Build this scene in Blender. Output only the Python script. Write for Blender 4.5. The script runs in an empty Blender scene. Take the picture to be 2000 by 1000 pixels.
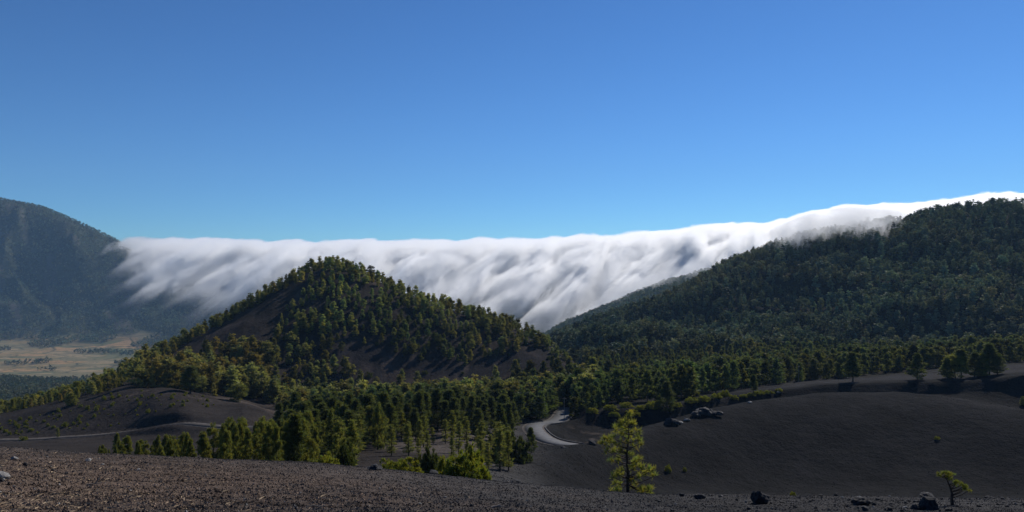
import bpy, math
import numpy as np
from mathutils import Vector

F = 1540.0          # focal length in pixels of the 2000 px wide photograph
HOR = 545.0         # row of the horizon
SUN_AZ = math.radians(35.0)   # to the right of the view direction
SUN_EL = math.radians(37.0)
rng = np.random.default_rng(7)
scene = bpy.context.scene
COL = scene.collection

# ------------------------------------------------------------------ noise
def _hash(ix, iy, seed):
    h = (ix.astype(np.int64) * 374761393 + iy.astype(np.int64) * 668265263 + seed * 1442695041) & 0xFFFFFFFF
    h = ((h ^ (h >> 13)) * 1274126177) & 0xFFFFFFFF
    h = h ^ (h >> 16)
    return (h & 0xFFFFFF) / float(0xFFFFFF)

def vnoise(x, y, seed=0):
    x = np.asarray(x, float); y = np.asarray(y, float)
    ix = np.floor(x); iy = np.floor(y)
    fx = x - ix; fy = y - iy
    fx = fx * fx * fx * (fx * (fx * 6 - 15) + 10); fy = fy * fy * fy * (fy * (fy * 6 - 15) + 10)
    a = _hash(ix, iy, seed); b = _hash(ix + 1, iy, seed); c = _hash(ix, iy + 1, seed); d = _hash(ix + 1, iy + 1, seed)
    return (a + (b - a) * fx) * (1 - fy) + (c + (d - c) * fx) * fy

def fbm(x, y, seed=0, octs=4, gain=.5):
    s = 0; a = 1; t = 0
    for k in range(octs):
        s = s + a * (vnoise(x * 2 ** k + 17.3 * k, y * 2 ** k - 9.1 * k, seed + k) * 2 - 1); t += a; a *= gain
    return s / t

def ridged(x, y, seed=0, octs=4):
    s = 0; a = 1; t = 0
    for k in range(octs):
        s = s + a * (1 - 2 * np.abs(vnoise(x * 2 ** k + 5.7 * k, y * 2 ** k + 3.3 * k, seed + k) * 2 - 1)); t += a; a *= .5
    return s / t

def sstep(a, b, x):
    t = np.clip((x - a) / (b - a), 0, 1)
    return t * t * (3 - 2 * t)

# ------------------------------------------------------------------ terrain: surveyed lines (column, depth, row)
LINES = [
    # near crest of the cinder slope
    [(-800, 30, 850), (0, 34, 872), (150, 34, 884), (250, 34, 888), (370, 35, 894), (500, 36, 901), (625, 37, 907), (720, 37, 914), (850, 38, 927),
     (950, 38, 936), (1027, 38, 943), (1104, 39, 952), (1170, 39, 959), (1280, 40, 966), (1500, 40, 967), (1650, 40, 969), (2000, 40, 973), (2800, 40, 985)],
    # dip behind it
    [(-800, 80, 950), (0, 80, 905), (250, 85, 912), (400, 95, 915), (700, 100, 932), (850, 100, 942), (1000, 110, 965), (1200, 130, 995), (1500, 140, 1010), (2800, 150, 1015)],
    # foot of the dark dune / low ground
    [(-800, 200, 900), (0, 200, 878), (250, 190, 884), (400, 150, 893), (600, 170, 892), (800, 180, 890), (880, 175, 900), (950, 170, 918), (1000, 175, 932),
     (1200, 215, 962), (1500, 240, 967), (2800, 235, 970)],
    # road on the left, dirt slope in the middle, crest of the dune on the right
    [(-800, 330, 876), (0, 330, 860), (250, 325, 851), (400, 265, 856), (500, 250, 856), (600, 240, 856), (700, 235, 862), (800, 230, 866), (900, 215, 882),
     (950, 203, 902), (1000, 215, 893), (1060, 228, 882), (1120, 240, 873), (1200, 262, 852), (1270, 285, 831), (1340, 300, 811), (1400, 310, 796),
     (1500, 322, 779), (1600, 330, 768), (1750, 332, 764), (1850, 322, 774), (1930, 312, 788), (2000, 303, 801), (2400, 280, 840), (2800, 280, 860)],
    # top of the mound on the left, road bend, hollow behind the dune
    [(-800, 400, 850), (0, 378, 816), (100, 378, 796), (250, 388, 760), (330, 395, 757), (400, 400, 770), (500, 400, 792), (560, 395, 817), (640, 330, 838), (800, 290, 838),
     (900, 265, 846), (960, 275, 856), (1060, 285, 866), (1120, 284, 869), (1160, 284, 868), (1200, 286, 862), (1270, 305, 842), (1340, 325, 818), (1400, 332, 803), (1500, 345, 786), (1600, 352, 776),
     (1750, 354, 772), (1850, 346, 781), (1930, 340, 792), (2000, 335, 802), (2800, 320, 850)],
    # foot of the bank
    [(-800, 410, 848), (0, 386, 813.5), (100, 388, 792), (250, 405, 755), (400, 420, 764), (560, 398, 812), (640, 360, 826), (800, 310, 831), (900, 300, 835), (1000, 322, 832), (1090, 330, 829), (1140, 336, 833), (1200, 338, 834), (1290, 338, 829),
     (1340, 345, 813), (1400, 349, 799), (1500, 361, 783), (1600, 364, 772), (1750, 366, 769), (1850, 361, 770), (1930, 359, 762), (2000, 356, 758), (2800, 350, 770)],
    # foot of the cone, bank behind the hollow
    [(-800, 420, 846), (0, 395, 811), (100, 400, 788), (250, 430, 750), (400, 440, 757), (560, 430, 803), (700, 400, 806), (900, 340, 822), (1000, 334, 827), (1090, 339, 823), (1140, 343, 810), (1200, 345.5, 799), (1290, 346, 797), (1340, 352, 789), (1400, 355.5, 779), (1500, 367, 763),
     (1600, 369.5, 752), (1700, 371.5, 749), (1880, 366, 745), (1940, 363, 740), (2000, 360, 732), (2800, 360, 700)],
    # shelf with the upper road
    [(-800, 440, 850), (0, 405, 810), (100, 420, 786), (250, 445, 742), (400, 460, 745), (500, 460, 760), (560, 460, 792), (700, 490, 789), (760, 500, 783), (940, 520, 769), (1050, 520, 766), (1150, 510, 768),
     (1300, 500, 762), (1450, 480, 756), (1600, 480, 742), (1700, 480, 736), (1850, 480, 722), (2000, 480, 712), (2800, 480, 680)],
    # crest of the cone
    [(-800, 470, 880), (0, 440, 806), (100, 470, 782), (200, 510, 750), (300, 560, 700), (400, 590, 646), (500, 612, 588), (560, 622, 552), (600, 628, 532), (650, 632, 521), (700, 634, 533),
     (750, 638, 556), (800, 640, 578), (900, 645, 612), (1000, 645, 642), (1060, 640, 668), (1100, 635, 692), (1145, 620, 728), (1200, 600, 752), (1300, 600, 748), (1450, 600, 738), (1600, 600, 722), (1850, 600, 706), (2000, 600, 697), (2800, 600, 660)],
    # valley behind the cone, foot of the right ridge
    [(-800, 900, 860), (0, 850, 850), (200, 850, 815), (400, 850, 770), (650, 850, 700), (900, 850, 705), (1100, 800, 728), (1145, 780, 722), (1250, 770, 715), (1400, 760, 710), (1600, 760, 694), (2000, 760, 676), (2800, 760, 640)],
    # lower wood on the left, flank of the right ridge
    [(-800, 1300, 800), (0, 1300, 792), (200, 1300, 778), (400, 1250, 765), (900, 1150, 735), (1060, 1050, 706), (1145, 1000, 688), (1300, 980, 662), (1500, 980, 622), (1700, 980, 580), (1850, 980, 556), (2000, 980, 540), (2800, 980, 520)],
    # crest of the right ridge
    [(-800, 1900, 750), (0, 1900, 748), (200, 1900, 752), (400, 1700, 755), (900, 1400, 735), (1000, 1280, 705), (1080, 1240, 668), (1150, 1240, 634), (1200, 1240, 616), (1250, 1245, 602), (1300, 1250, 587), (1350, 1260, 560), (1400, 1270, 530),
     (1450, 1275, 508), (1500, 1280, 490), (1580, 1290, 463), (1660, 1300, 449), (1730, 1300, 442), (1765, 1300, 440), (1800, 1300, 424), (1860, 1300, 415), (1935, 1310, 406), (2000, 1310, 407), (2300, 1310, 395), (2800, 1310, 430)],
    # behind the ridge, near edge of the fields
    [(-800, 2650, 737), (0, 2650, 736), (400, 2600, 738), (900, 2000, 740), (1080, 1800, 720), (1300, 1750, 690), (1600, 1750, 600), (2000, 1750, 520), (2800, 1750, 500)],
    # misty spur
    [(-800, 3200, 708), (0, 3200, 706), (400, 3200, 708), (900, 3000, 705), (1000, 2850, 690), (1050, 2800, 668), (1090, 2800, 642), (1150, 2820, 618), (1220, 2860, 585), (1290, 2900, 556), (1400, 2950, 530), (1600, 3000, 500), (2000, 3000, 470), (2800, 3000, 460)],
    # foot of the far mountain
    [(-800, 3850, 655), (0, 3850, 668), (200, 3850, 674), (400, 3850, 676), (900, 3850, 676), (1200, 3850, 670), (1500, 3850, 640), (2000, 3850, 600), (2800, 3850, 600)],
    # mid slope
    [(-800, 4500, 500), (0, 4500, 540), (100, 4500, 556), (200, 4520, 572), (300, 4550, 570), (500, 4580, 562), (1000, 4580, 556), (1300, 4580, 535), (1500, 4580, 512), (2000, 4580, 450), (2800, 4580, 430)],
    # summit line
    [(-800, 5200, 330), (-300, 5200, 350), (0, 5200, 390), (80, 5200, 405), (130, 5200, 425), (180, 5200, 448), (220, 5200, 466), (280, 5200, 494), (400, 5200, 490), (1000, 5200, 490), (1300, 5200, 473), (1500, 5200, 456), (1700, 5200, 425), (2000, 5200, 396), (2800, 5200, 370)],
    [(-800, 7500, 500), (0, 7500, 560), (1000, 7500, 560), (2000, 7500, 540), (2800, 7500, 540)],
    [(-800, 9000, 570), (2800, 9000, 570)],
]
_pxg = np.linspace(-1400, 3400, 961)          # 5 px steps
def _smooth(v, k):
    w = np.hanning(2 * k + 3)[1:-1]; w /= w.sum()
    return np.convolve(np.pad(v, k, mode='edge'), w, mode='valid')
TAB = []
for li, L in enumerate(LINES):
    a = np.array(L, float)
    yy = _smooth(np.interp(_pxg, a[:, 0], a[:, 1]), 9)
    pp = _smooth(np.interp(_pxg, a[:, 0], a[:, 2]), 3 if li in (0, 8, 11, 16) else 5)
    TAB.append((yy, pp))
yA, pA = TAB[0]
SLOPE = (pA - HOR) / F - 1.7 / yA
for d in (24.0, 14.0, 8.0):
    TAB.insert(0, (np.full_like(_pxg, d), HOR + F * (1.7 / d + SLOPE)))
TY = np.array([t[0] for t in TAB]); TP = np.array([t[1] for t in TAB])
K = len(TAB)

def base_height(X, Y):
    X = np.asarray(X, float); Y = np.asarray(Y, float)
    Yc = np.maximum(Y, 8.0)
    px = np.clip(1000 + F * X / Yc, -1390, 3390)
    t = (px + 1400) / 5.0; i = np.clip(t.astype(int), 0, 959); f = t - i
    ly = np.log(TY[:, i] * (1 - f) + TY[:, i + 1] * f)
    pp = TP[:, i] * (1 - f) + TP[:, i + 1] * f
    h = np.diff(ly, axis=0); dl = np.diff(pp, axis=0) / h
    m = np.zeros_like(pp)
    w1 = 2 * h[1:] + h[:-1]; w2 = h[1:] + 2 * h[:-1]
    same = dl[:-1] * dl[1:] > 0
    with np.errstate(divide='ignore', invalid='ignore'):
        hm = (w1 + w2) / (w1 / dl[:-1] + w2 / dl[1:])
    m[1:-1] = np.where(same, hm, 0); m[0] = dl[0]; m[-1] = dl[-1]
    q = np.clip(np.log(Yc), ly[0], ly[-1])
    k = np.clip((q[None] >= ly).sum(0) - 1, 0, K - 2)
    c = np.arange(len(k))
    s = (q - ly[k, c]) / h[k, c]; hh = h[k, c]
    p = ((1 + 2 * s) * (1 - s) ** 2) * pp[k, c] + (s * (1 - s) ** 2) * hh * m[k, c] + (s * s * (3 - 2 * s)) * pp[k + 1, c] + (s * s * (s - 1)) * hh * m[k + 1, c]
    z = -Yc * (p - HOR) / F
    # nearer than 8 m the slope simply runs on up past the camera
    sl = np.interp(px, _pxg, SLOPE)
    z = np.where(Y < 8, -1.7 - sl * np.clip(Y, -40, 8), z)
    return z

def relief(X, Y):
    px = 1000 + F * X / np.maximum(Y, 8)
    z = 0.05 * fbm(X * .8, Y * .8, 3, 3) * sstep(2, 10, Y)
    z = z + 0.12 * fbm(X / 9, Y / 9, 5, 4) * sstep(8, 40, Y)
    z = z + .55 * fbm(X / 22, Y / 22, 11, 4) * sstep(60, 160, Y)
    z = z + sstep(120, 170, Y) * sstep(345, 320, Y) * sstep(940, 1000, px) * (.16 * fbm(X / 2.6 + .3 * fbm(X / 7, Y / 7, 2, 2), Y / 2.2, 17, 3) + .22 * ridged((X + Y * .5) / 26, Y / 34, 18, 3))
    # erosion rills down the cone
    cone = sstep(400, 470, Y) * sstep(820, 680, Y) * sstep(1300, 1100, px)
    z = z + cone * (2.2 * fbm(X / 45, Y / 45, 21, 4) + 1.0 * ridged(X / 11 + .5 * fbm(X / 30, Y / 30, 4, 2), Y / 60, 31, 3) + .5 * sstep(600, 660, px) * sstep(560, 520, Y) * ridged(X / 4.5 + .6 * fbm(X / 20, Y / 20, 6, 2), Y / 50, 35, 3))
    rr = sstep(700, 900, Y) * sstep(2600, 2000, Y) * sstep(900, 1150, px)
    a = (X * .80 + Y * .60); b = (-X * .60 + Y * .80)
    z = z + rr * sstep(1270, 1060, Y) * (34 * ridged(a / 135 + .6 * fbm(X / 160, Y / 160, 8, 2), b / 420, 41, 3) + 5 * fbm(X / 60, Y / 60, 44, 3))
    lf = sstep(1000, 1300, Y) * sstep(1100, 900, px) * sstep(2500, 2200, Y)
    z = z + lf * 8 * fbm(X / 120, Y / 120, 51, 3)
    fm = sstep(3750, 4300, Y) * sstep(5300, 5150, Y)
    under = sstep(-2800, -1950, X)
    z = z - under * sstep(4000, 4500, Y) * 45
    z = z + fm * (1 - .78 * under) * sstep(5180, 4800, Y * 1.0) * (135 * ridged((X + .75 * Y) / 400 + .9 * fbm(X / 420, Y / 420, 9, 3), (Y - .4 * X) / 1300, 61, 4) + 22 * fbm(X / 110, Y / 160, 66, 4))
    sm = sstep(2300, 2700, Y) * sstep(3700, 3300, Y) * sstep(900, 1100, px)
    z = z + sm * 12 * fbm(X / 100, Y / 100, 71, 4)
    return z

# ---- roads: polylines given as (column, depth); the ground is graded to carry them
def P(px, y):
    return ((px - 1000) * y / F, y)
def resample(pts, step):
    p = np.array(pts, float)
    # Catmull-Rom through the points
    q = np.vstack([2 * p[0] - p[1], p, 2 * p[-1] - p[-2]])
    out = []
    for i in range(1, len(q) - 2):
        n = max(2, int(np.linalg.norm(q[i + 1] - q[i]) / step))
        for t in np.linspace(0, 1, n, endpoint=False):
            out.append(.5 * ((2 * q[i]) + (-q[i - 1] + q[i + 1]) * t + (2 * q[i - 1] - 5 * q[i] + 4 * q[i + 1] - q[i + 2]) * t * t + (-q[i - 1] + 3 * q[i] - 3 * q[i + 1] + q[i + 2]) * t ** 3))
    out.append(p[-1])
    return np.array(out)
ROADS = {
    'bend': (resample([P(1135, 268), P(1112, 279), P(1090, 287), P(1064, 297), P(1047, 309), P(1043, 320), P(1054, 331), P(1078, 337), P(1092, 346), P(1100, 362), P(1105, 392)], 1.5), 4.4),
    'left': (resample([P(-500, 330), P(0, 331), P(130, 331), P(250, 330), P(340, 320), P(430, 298), P(500, 298), P(560, 330), P(610, 390), P(680, 470), P(760, 500), P(860, 512), P(960, 518), P(1050, 520), P(1150, 512), P(1230, 490)], 3), 3.4),
}
ROADZ = {}
for nm, (pl, w) in ROADS.items():
    z = base_height(pl[:, 0], pl[:, 1]) + relief(pl[:, 0], pl[:, 1])
    k = 9
    ROADZ[nm] = _smooth(z, k)

def height(X, Y):
    shape = np.shape(X)
    X = np.ravel(np.asarray(X, float)); Y = np.ravel(np.asarray(Y, float))
    z = np.empty_like(X)
    for s in range(0, len(X), 150000):
        z[s:s + 150000] = base_height(X[s:s + 150000], Y[s:s + 150000])
    z = z + relief(X, Y)
    for nm, (pl, w) in ROADS.items():
        rz = ROADZ[nm]
        idx = np.nonzero((Y > pl[:, 1].min() - 15) & (Y < pl[:, 1].max() + 15) & (X > pl[:, 0].min() - 15) & (X < pl[:, 0].max() + 15))[0]
        for s in range(0, len(idx), 20000):
            ii = idx[s:s + 20000]
            d2 = (X[ii, None] - pl[None, :, 0]) ** 2 + (Y[ii, None] - pl[None, :, 1]) ** 2
            j = d2.argmin(1); d = np.sqrt(d2[np.arange(len(ii)), j])
            b = sstep(w + 7.0, w + 1.5, d)
            z[ii] = z[ii] * (1 - b) + (rz[j] - .02) * b
    return z.reshape(shape)

def hz(x, y):
    return float(height(np.array([x]), np.array([y]))[0])

def ground_hit(px, py, y0, y1, n=600):
    """First point of the terrain along a sightline, beyond depth y0."""
    ys = np.geomspace(y0, y1, n)
    xs = (px - 1000) * ys / F
    zz = height(xs, ys) - (-ys * (py - HOR) / F)
    s = np.nonzero(zz >= 0)[0]
    y = ys[s[0]] if len(s) else y1
    return (px - 1000) * y / F, y, hz((px - 1000) * y / F, y)

def project(X, Y, Z):
    return 1000 + F * X / Y, HOR - F * Z / Y

def inpoly(px, py, poly):
    c = np.zeros(np.shape(px), bool); n = len(poly)
    for i in range(n):
        x1, y1 = poly[i]; x2, y2 = poly[i - 1]
        with np.errstate(divide='ignore', invalid='ignore'):
            c ^= ((y1 > py) != (y2 > py)) & (px < (x2 - x1) * (py - y1) / ((y2 - y1) + 1e-12) + x1)
    return c

# ------------------------------------------------------------------ mesh helpers
def mesh_from(name, verts, faces, mats, smooth=True, colors=None, matidx=None):
    """verts (n,3), faces (m,k) array."""
    me = bpy.data.meshes.new(name)
    verts = np.ascontiguousarray(verts, np.float32); faces = np.ascontiguousarray(faces, np.int32)
    m, k = faces.shape
    me.vertices.add(len(verts)); me.vertices.foreach_set('co', verts.ravel())
    me.loops.add(m * k); me.loops.foreach_set('vertex_index', faces.ravel())
    me.polygons.add(m); me.polygons.foreach_set('loop_start', np.arange(0, m * k, k, dtype=np.int32))
    for mt in (mats if isinstance(mats, (list, tuple)) else [mats]):
        me.materials.append(mt)
    if colors is not None:
        for cn, cv in colors.items():
            a = me.color_attributes.new(cn, 'FLOAT_COLOR', 'POINT')
            c4 = np.ones((len(verts), 4), np.float32); c4[:, :3] = cv
            a.data.foreach_set('color', c4.ravel())
    me.update(calc_edges=True); me.validate()
    if smooth: me.shade_smooth()
    else: me.shade_flat()
    if matidx is not None:
        a = me.attributes.get('material_index') or me.attributes.new('material_index', 'INT', 'FACE')
        mi = np.ascontiguousarray(matidx, np.int32)
        a.data.foreach_set('value', mi)
    return me

def link(name, me, parent=None, loc=None, rz=None, sc=None):
    o = bpy.data.objects.new(name, me); COL.objects.link(o)
    if parent is not None: o.parent = parent
    if loc is not None: o.location = loc
    if rz is not None: o.rotation_euler = (0, 0, rz)
    if sc is not None: o.scale = sc
    return o

def tag(o, label=None, cat=None, group=None, kind=None):
    if label: o['label'] = label
    if cat: o['category'] = cat
    if group: o['group'] = group
    if kind: o['kind'] = kind
    return o

def tube(path, radii, sides=6, cap=True):
    path = np.array(path, float); n = len(path)
    T = np.gradient(path, axis=0); T /= np.linalg.norm(T, axis=1)[:, None] + 1e-9
    ref = np.array([.3, .9, .1]) if abs(T[0, 2]) > .8 else np.array([0, 0, 1.])
    U = np.cross(T, ref); U /= np.linalg.norm(U, axis=1)[:, None] + 1e-9
    V = np.cross(T, U)
    a = np.linspace(0, 2 * np.pi, sides, endpoint=False)
    v = path[:, None] + np.asarray(radii)[:, None, None] * (np.cos(a)[None, :, None] * U[:, None] + np.sin(a)[None, :, None] * V[:, None])
    v = v.reshape(-1, 3); f = []
    for i in range(n - 1):
        for j in range(sides):
            f.append((i * sides + j, i * sides + (j + 1) % sides, (i + 1) * sides + (j + 1) % sides, (i + 1) * sides + j))
    return v, np.array(f)

def join(parts):
    vs, fs, n = [], [], 0
    for v, f in parts:
        vs.append(v); fs.append(f + n); n += len(v)
    return np.vstack(vs), np.vstack(fs)

# ------------------------------------------------------------------ node expression helper
class E:
    def __init__(s, nt, sock): s.nt, s.s = nt, sock
    def _m(s, op, *o, clamp=False):
        n = s.nt.nodes.new('ShaderNodeMath'); n.operation = op; n.use_clamp = clamp
        for i, x in enumerate((s,) + o):
            if isinstance(x, E): s.nt.links.new(x.s, n.inputs[i])
            else: n.inputs[i].default_value = float(x)
        return E(s.nt, n.outputs[0])
    def __add__(s, o): return s._m('ADD', o)
    __radd__ = __add__
    def __sub__(s, o): return s._m('SUBTRACT', o)
    def __rsub__(s, o): return (s * -1) + o
    def __mul__(s, o): return s._m('MULTIPLY', o)
    __rmul__ = __mul__
    def __truediv__(s, o): return s._m('DIVIDE', o)
    def clamp(s): return s._m('ADD', 0, clamp=True)
    def pow(s, o): return s._m('POWER', o)
    def min(s, o): return s._m('MINIMUM', o)
    def max(s, o): return s._m('MAXIMUM', o)
    def ramp(s, a, b):
        n = s.nt.nodes.new('ShaderNodeMapRange'); n.interpolation_type = 'SMOOTHSTEP'
        s.nt.links.new(s.s, n.inputs[0])
        for i, x in ((1, a), (2, b)):
            if isinstance(x, E): s.nt.links.new(x.s, n.inputs[i])
            else: n.inputs[i].default_value = float(x)
        n.inputs[3].default_value = 0; n.inputs[4].default_value = 1
        return E(s.nt, n.outputs[0])
    def curve(s, pts):
        """piecewise curve through pts [(x, y)] by a float curve on normalised axes"""
        xs = [p[0] for p in pts]; ys = [p[1] for p in pts]
        x0, x1, y0, y1 = min(xs), max(xs), min(ys), max(ys)
        t = (s - x0) * (1.0 / (x1 - x0))
        n = s.nt.nodes.new('ShaderNodeFloatCurve'); s.nt.links.new(t.s, n.inputs['Value'])
        c = n.mapping.curves[0]
        pn = [((x - x0) / (x1 - x0), (y - y0) / (y1 - y0)) for x, y in pts]
        c.points[0].location = pn[0]; c.points[1].location = pn[-1]
        for q in pn[1:-1]: c.points.new(*q)
        n.mapping.update()
        return E(s.nt, n.outputs[0]) * (y1 - y0) + y0

def new_mat(name):
    m = bpy.data.materials.new(name); m.use_nodes = True
    nt = m.node_tree; nt.nodes.clear()
    out = nt.nodes.new('ShaderNodeOutputMaterial')
    return m, nt, out
def pos(nt):
    g = nt.nodes.new('ShaderNodeNewGeometry'); return g.outputs['Position']
def objpos(nt):
    g = nt.nodes.new('ShaderNodeTexCoord'); return g.outputs['Object']
def noise(nt, vec, scale, detail=4, rough=.55, dist=0, col=False):
    n = nt.nodes.new('ShaderNodeTexNoise'); nt.links.new(vec, n.inputs['Vector'])
    n.inputs['Scale'].default_value = scale; n.inputs['Detail'].default_value = detail
    n.inputs['Roughness'].default_value = rough; n.inputs['Distortion'].default_value = dist
    return n.outputs['Color'] if col else E(nt, n.outputs['Fac'])
def mapping(nt, vec, scale=(1, 1, 1), rot=(0, 0, 0), loc=(0, 0, 0)):
    n = nt.nodes.new('ShaderNodeMapping'); nt.links.new(vec, n.inputs['Vector'])
    n.inputs['Scale'].default_value = scale; n.inputs['Rotation'].default_value = rot; n.inputs['Location'].default_value = loc
    return n.outputs[0]
def mix(nt, fac, a, b, mode='MIX'):
    n = nt.nodes.new('ShaderNodeMix'); n.data_type = 'RGBA'; n.blend_type = mode
    for i, x in ((0, fac), (6, a), (7, b)):
        if isinstance(x, E): nt.links.new(x.s, n.inputs[i])
        elif isinstance(x, bpy.types.NodeSocket): nt.links.new(x, n.inputs[i])
        elif isinstance(x, tuple): n.inputs[i].default_value = (*x, 1)
        else: n.inputs[i].default_value = x
    return n.outputs[2]
def attr(nt, name):
    n = nt.nodes.new('ShaderNodeAttribute'); n.attribute_name = name; return n.outputs['Color']
def sepx(nt, vec):
    n = nt.nodes.new('ShaderNodeSeparateXYZ'); nt.links.new(vec, n.inputs[0])
    return [E(nt, n.outputs[i]) for i in range(3)]
def bump(nt, h, strength, dist):
    n = nt.nodes.new('ShaderNodeBump'); nt.links.new(h.s, n.inputs['Height'])
    n.inputs['Distance'].default_value = dist
    if isinstance(strength, E): nt.links.new(strength.s, n.inputs['Strength'])
    else: n.inputs['Strength'].default_value = strength
    return n.outputs[0]
def principled(nt, out, color, rough=.9, normal=None, spec=.2):
    b = nt.nodes.new('ShaderNodeBsdfPrincipled')
    if isinstance(color, tuple): b.inputs['Base Color'].default_value = (*color, 1)
    else: nt.links.new(color, b.inputs['Base Color'])
    b.inputs['Roughness'].default_value = rough; b.inputs['Specular IOR Level'].default_value = spec
    if normal is not None: nt.links.new(normal, b.inputs['Normal'])
    nt.links.new(b.outputs[0], out.inputs[0]); return b

# ------------------------------------------------------------------ materials
def mat_terrain():
    m, nt, out = new_mat('cinder_and_soil')
    p = pos(nt); x, y, z = sepx(nt, p)
    base = attr(nt, 'ground'); mask = nt.nodes.new('ShaderNodeSeparateColor'); nt.links.new(attr(nt, 'mask'), mask.inputs[0])
    field = E(nt, mask.outputs[0]); near = E(nt, mask.outputs[1]); litter = E(nt, mask.outputs[2])
    g1 = noise(nt, p, 14, 5, .7); g2 = noise(nt, p, 1.3, 5, .65); g3 = noise(nt, p, .06, 6, .6); g4 = noise(nt, p, 45, 2, .6)
    # tone variation of the cinders
    fac = ((g1 - .5) * near * 3.0 + (g4 - .5) * near * 2.5 + (g2 - .5) * 1.9 + (g3 - .5) * 1.7 + 1.0).max(.25)
    comb = nt.nodes.new('ShaderNodeCombineColor')
    for i in range(3): nt.links.new(fac.s, comb.inputs[i])
    c = mix(nt, 1.0, base, comb.outputs[0], 'MULTIPLY')
    # straw coloured needle litter and dry stalks near the viewer on the left
    st = noise(nt, mapping(nt, p, (9, 26, 9), (0, 0, .5)), 1.6, 4, .7)
    c = mix(nt, st.ramp(.60, .68) * litter * .55, c, (.16, .105, .06))
    pale = noise(nt, p, 22, 1, .5)
    c = mix(nt, pale.ramp(.70, .76) * near * .5, c, (.20, .185, .17))
    # little fields in the valley
    v = nt.nodes.new('ShaderNodeTexVoronoi'); v.feature = 'F1'; v.distance = 'CHEBYCHEV'
    nt.links.new(mapping(nt, p, (1 / 150, 1 / 90, 0), (0, 0, .35)), v.inputs['Vector']); v.inputs['Scale'].default_value = 1
    v.inputs['Randomness'].default_value = .8
    sv = nt.nodes.new('ShaderNodeSeparateColor'); nt.links.new(v.outputs['Color'], sv.inputs[0])
    cr = nt.nodes.new('ShaderNodeValToRGB'); nt.links.new(sv.outputs[0], cr.inputs[0]); cr.color_ramp.interpolation = 'CONSTANT'
    e = cr.color_ramp.elements; e[0].color = (.24, .18, .09, 1); e[0].position = 0; e[1].color = (.15, .145, .075, 1); e[1].position = .25
    for pp, cc in ((.42, (.34, .22, .11, 1)), (.62, (.20, .17, .095, 1)), (.8, (.30, .23, .13, 1))):
        q = e.new(pp); q.color = cc
    fn = noise(nt, p, .035, 5, .7)
    fc = mix(nt, fn.ramp(.50, .66), cr.outputs[0], (.085, .095, .055))
    v2 = nt.nodes.new('ShaderNodeTexVoronoi'); v2.feature = 'DISTANCE_TO_EDGE'; nt.links.new(mapping(nt, p, (1 / 170, 1 / 110, 0), (0, 0, .5)), v2.inputs['Vector']); v2.inputs['Scale'].default_value = 1
    ed = E(nt, v2.outputs['Distance']) + (fn - .5) * .06
    fc = mix(nt, (1.0 - ed.ramp(.0, .05)) * .8, fc, (.05, .06, .035))
    c = mix(nt, field, c, fc)
    hb = g1 * near * .055 + g4 * near * .03 + g2 * .34 + noise(nt, p, .33, 4, .6) * .8 * (1.0 - near)
    nb = bump(nt, hb, .9, 1.0)
    principled(nt, out, c, 1.0, nb, .02)
    return m

def mat_foliage(name, c1, c2, tint=True, trans=.32):
    m, nt, out = new_mat(name)
    oi = nt.nodes.new('ShaderNodeObjectInfo'); r = E(nt, oi.outputs['Random'])
    p = pos(nt)
    n1 = noise(nt, p, 1.7, 2, .6)
    f = (n1.ramp(.3, .7) * .6 + r * .4)
    c = mix(nt, f, c1, c2)
    if tint: c = mix(nt, 1.0, c, attr(nt, 'tint'), 'MULTIPLY')
    d = nt.nodes.new('ShaderNodeBsdfPrincipled'); nt.links.new(c, d.inputs['Base Color']); d.inputs['Roughness'].default_value = .7; d.inputs['Specular IOR Level'].default_value = .1
    t = nt.nodes.new('ShaderNodeBsdfTranslucent'); tc = mix(nt, 1.0, c, (1.5, 1.6, .7), 'MULTIPLY'); nt.links.new(tc, t.inputs['Color'])
    mx = nt.nodes.new('ShaderNodeMixShader'); mx.inputs[0].default_value = trans
    nt.links.new(d.outputs[0], mx.inputs[1]); nt.links.new(t.outputs[0], mx.inputs[2]); nt.links.new(mx.outputs[0], out.inputs[0])
    return m

def mat_simple(name, c1, c2, scale=3, rough=.85, bs=.4, bd=.05, spec=.25, obj=True):
    m, nt, out = new_mat(name)
    p = objpos(nt) if obj else pos(nt)
    n = noise(nt, p, scale, 5, .65)
    c = mix(nt, n.ramp(.35, .68), c1, c2)
    principled(nt, out, c, rough, bump(nt, noise(nt, p, scale * 3, 5, .7), bs, bd), spec)
    return m

M_TERR = mat_terrain()
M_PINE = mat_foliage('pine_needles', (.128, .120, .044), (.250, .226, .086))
M_SHADED_PINE = mat_foliage('shaded_needles', (.058, .070, .028), (.130, .135, .050))  # darker copy of the pine needles, shade of the wood put into the colour
M_BUSHY = mat_foliage('sunlit_needles', (.13, .135, .036), (.26, .24, .068))  # lighter, yellower copy of the needles with the sunlight put into the colour
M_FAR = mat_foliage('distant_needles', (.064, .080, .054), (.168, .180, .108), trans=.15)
M_DARKSHRUB = mat_foliage('dark_leaves', (.050, .062, .022), (.11, .115, .035), trans=.3)
M_SHRUB = mat_foliage('spurge_leaves', (.15, .165, .03), (.30, .275, .05), trans=.35)
M_YOUNG = mat_foliage('young_pine_needles', (.12, .135, .035), (.33, .30, .085), trans=.4)
M_BARK = mat_simple('pine_bark', (.045, .032, .024), (.10, .070, .05), 6)
M_ROCK = mat_simple('lava_rock', (.014, .014, .016), (.055, .052, .052), 4, .8, .7, .08)
M_ROCKP = mat_simple('pale_rock', (.16, .15, .14), (.34, .32, .29), 3, .85, .5, .05)
M_ROAD = mat_simple('asphalt', (.095, .095, .10), (.135, .135, .137), .5, .9, .1, .02, obj=False)
M_TRACK = mat_simple('old_asphalt', (.052, .048, .045), (.085, .078, .073), .5, 1.0, .1, .02, .02, obj=False)
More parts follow.
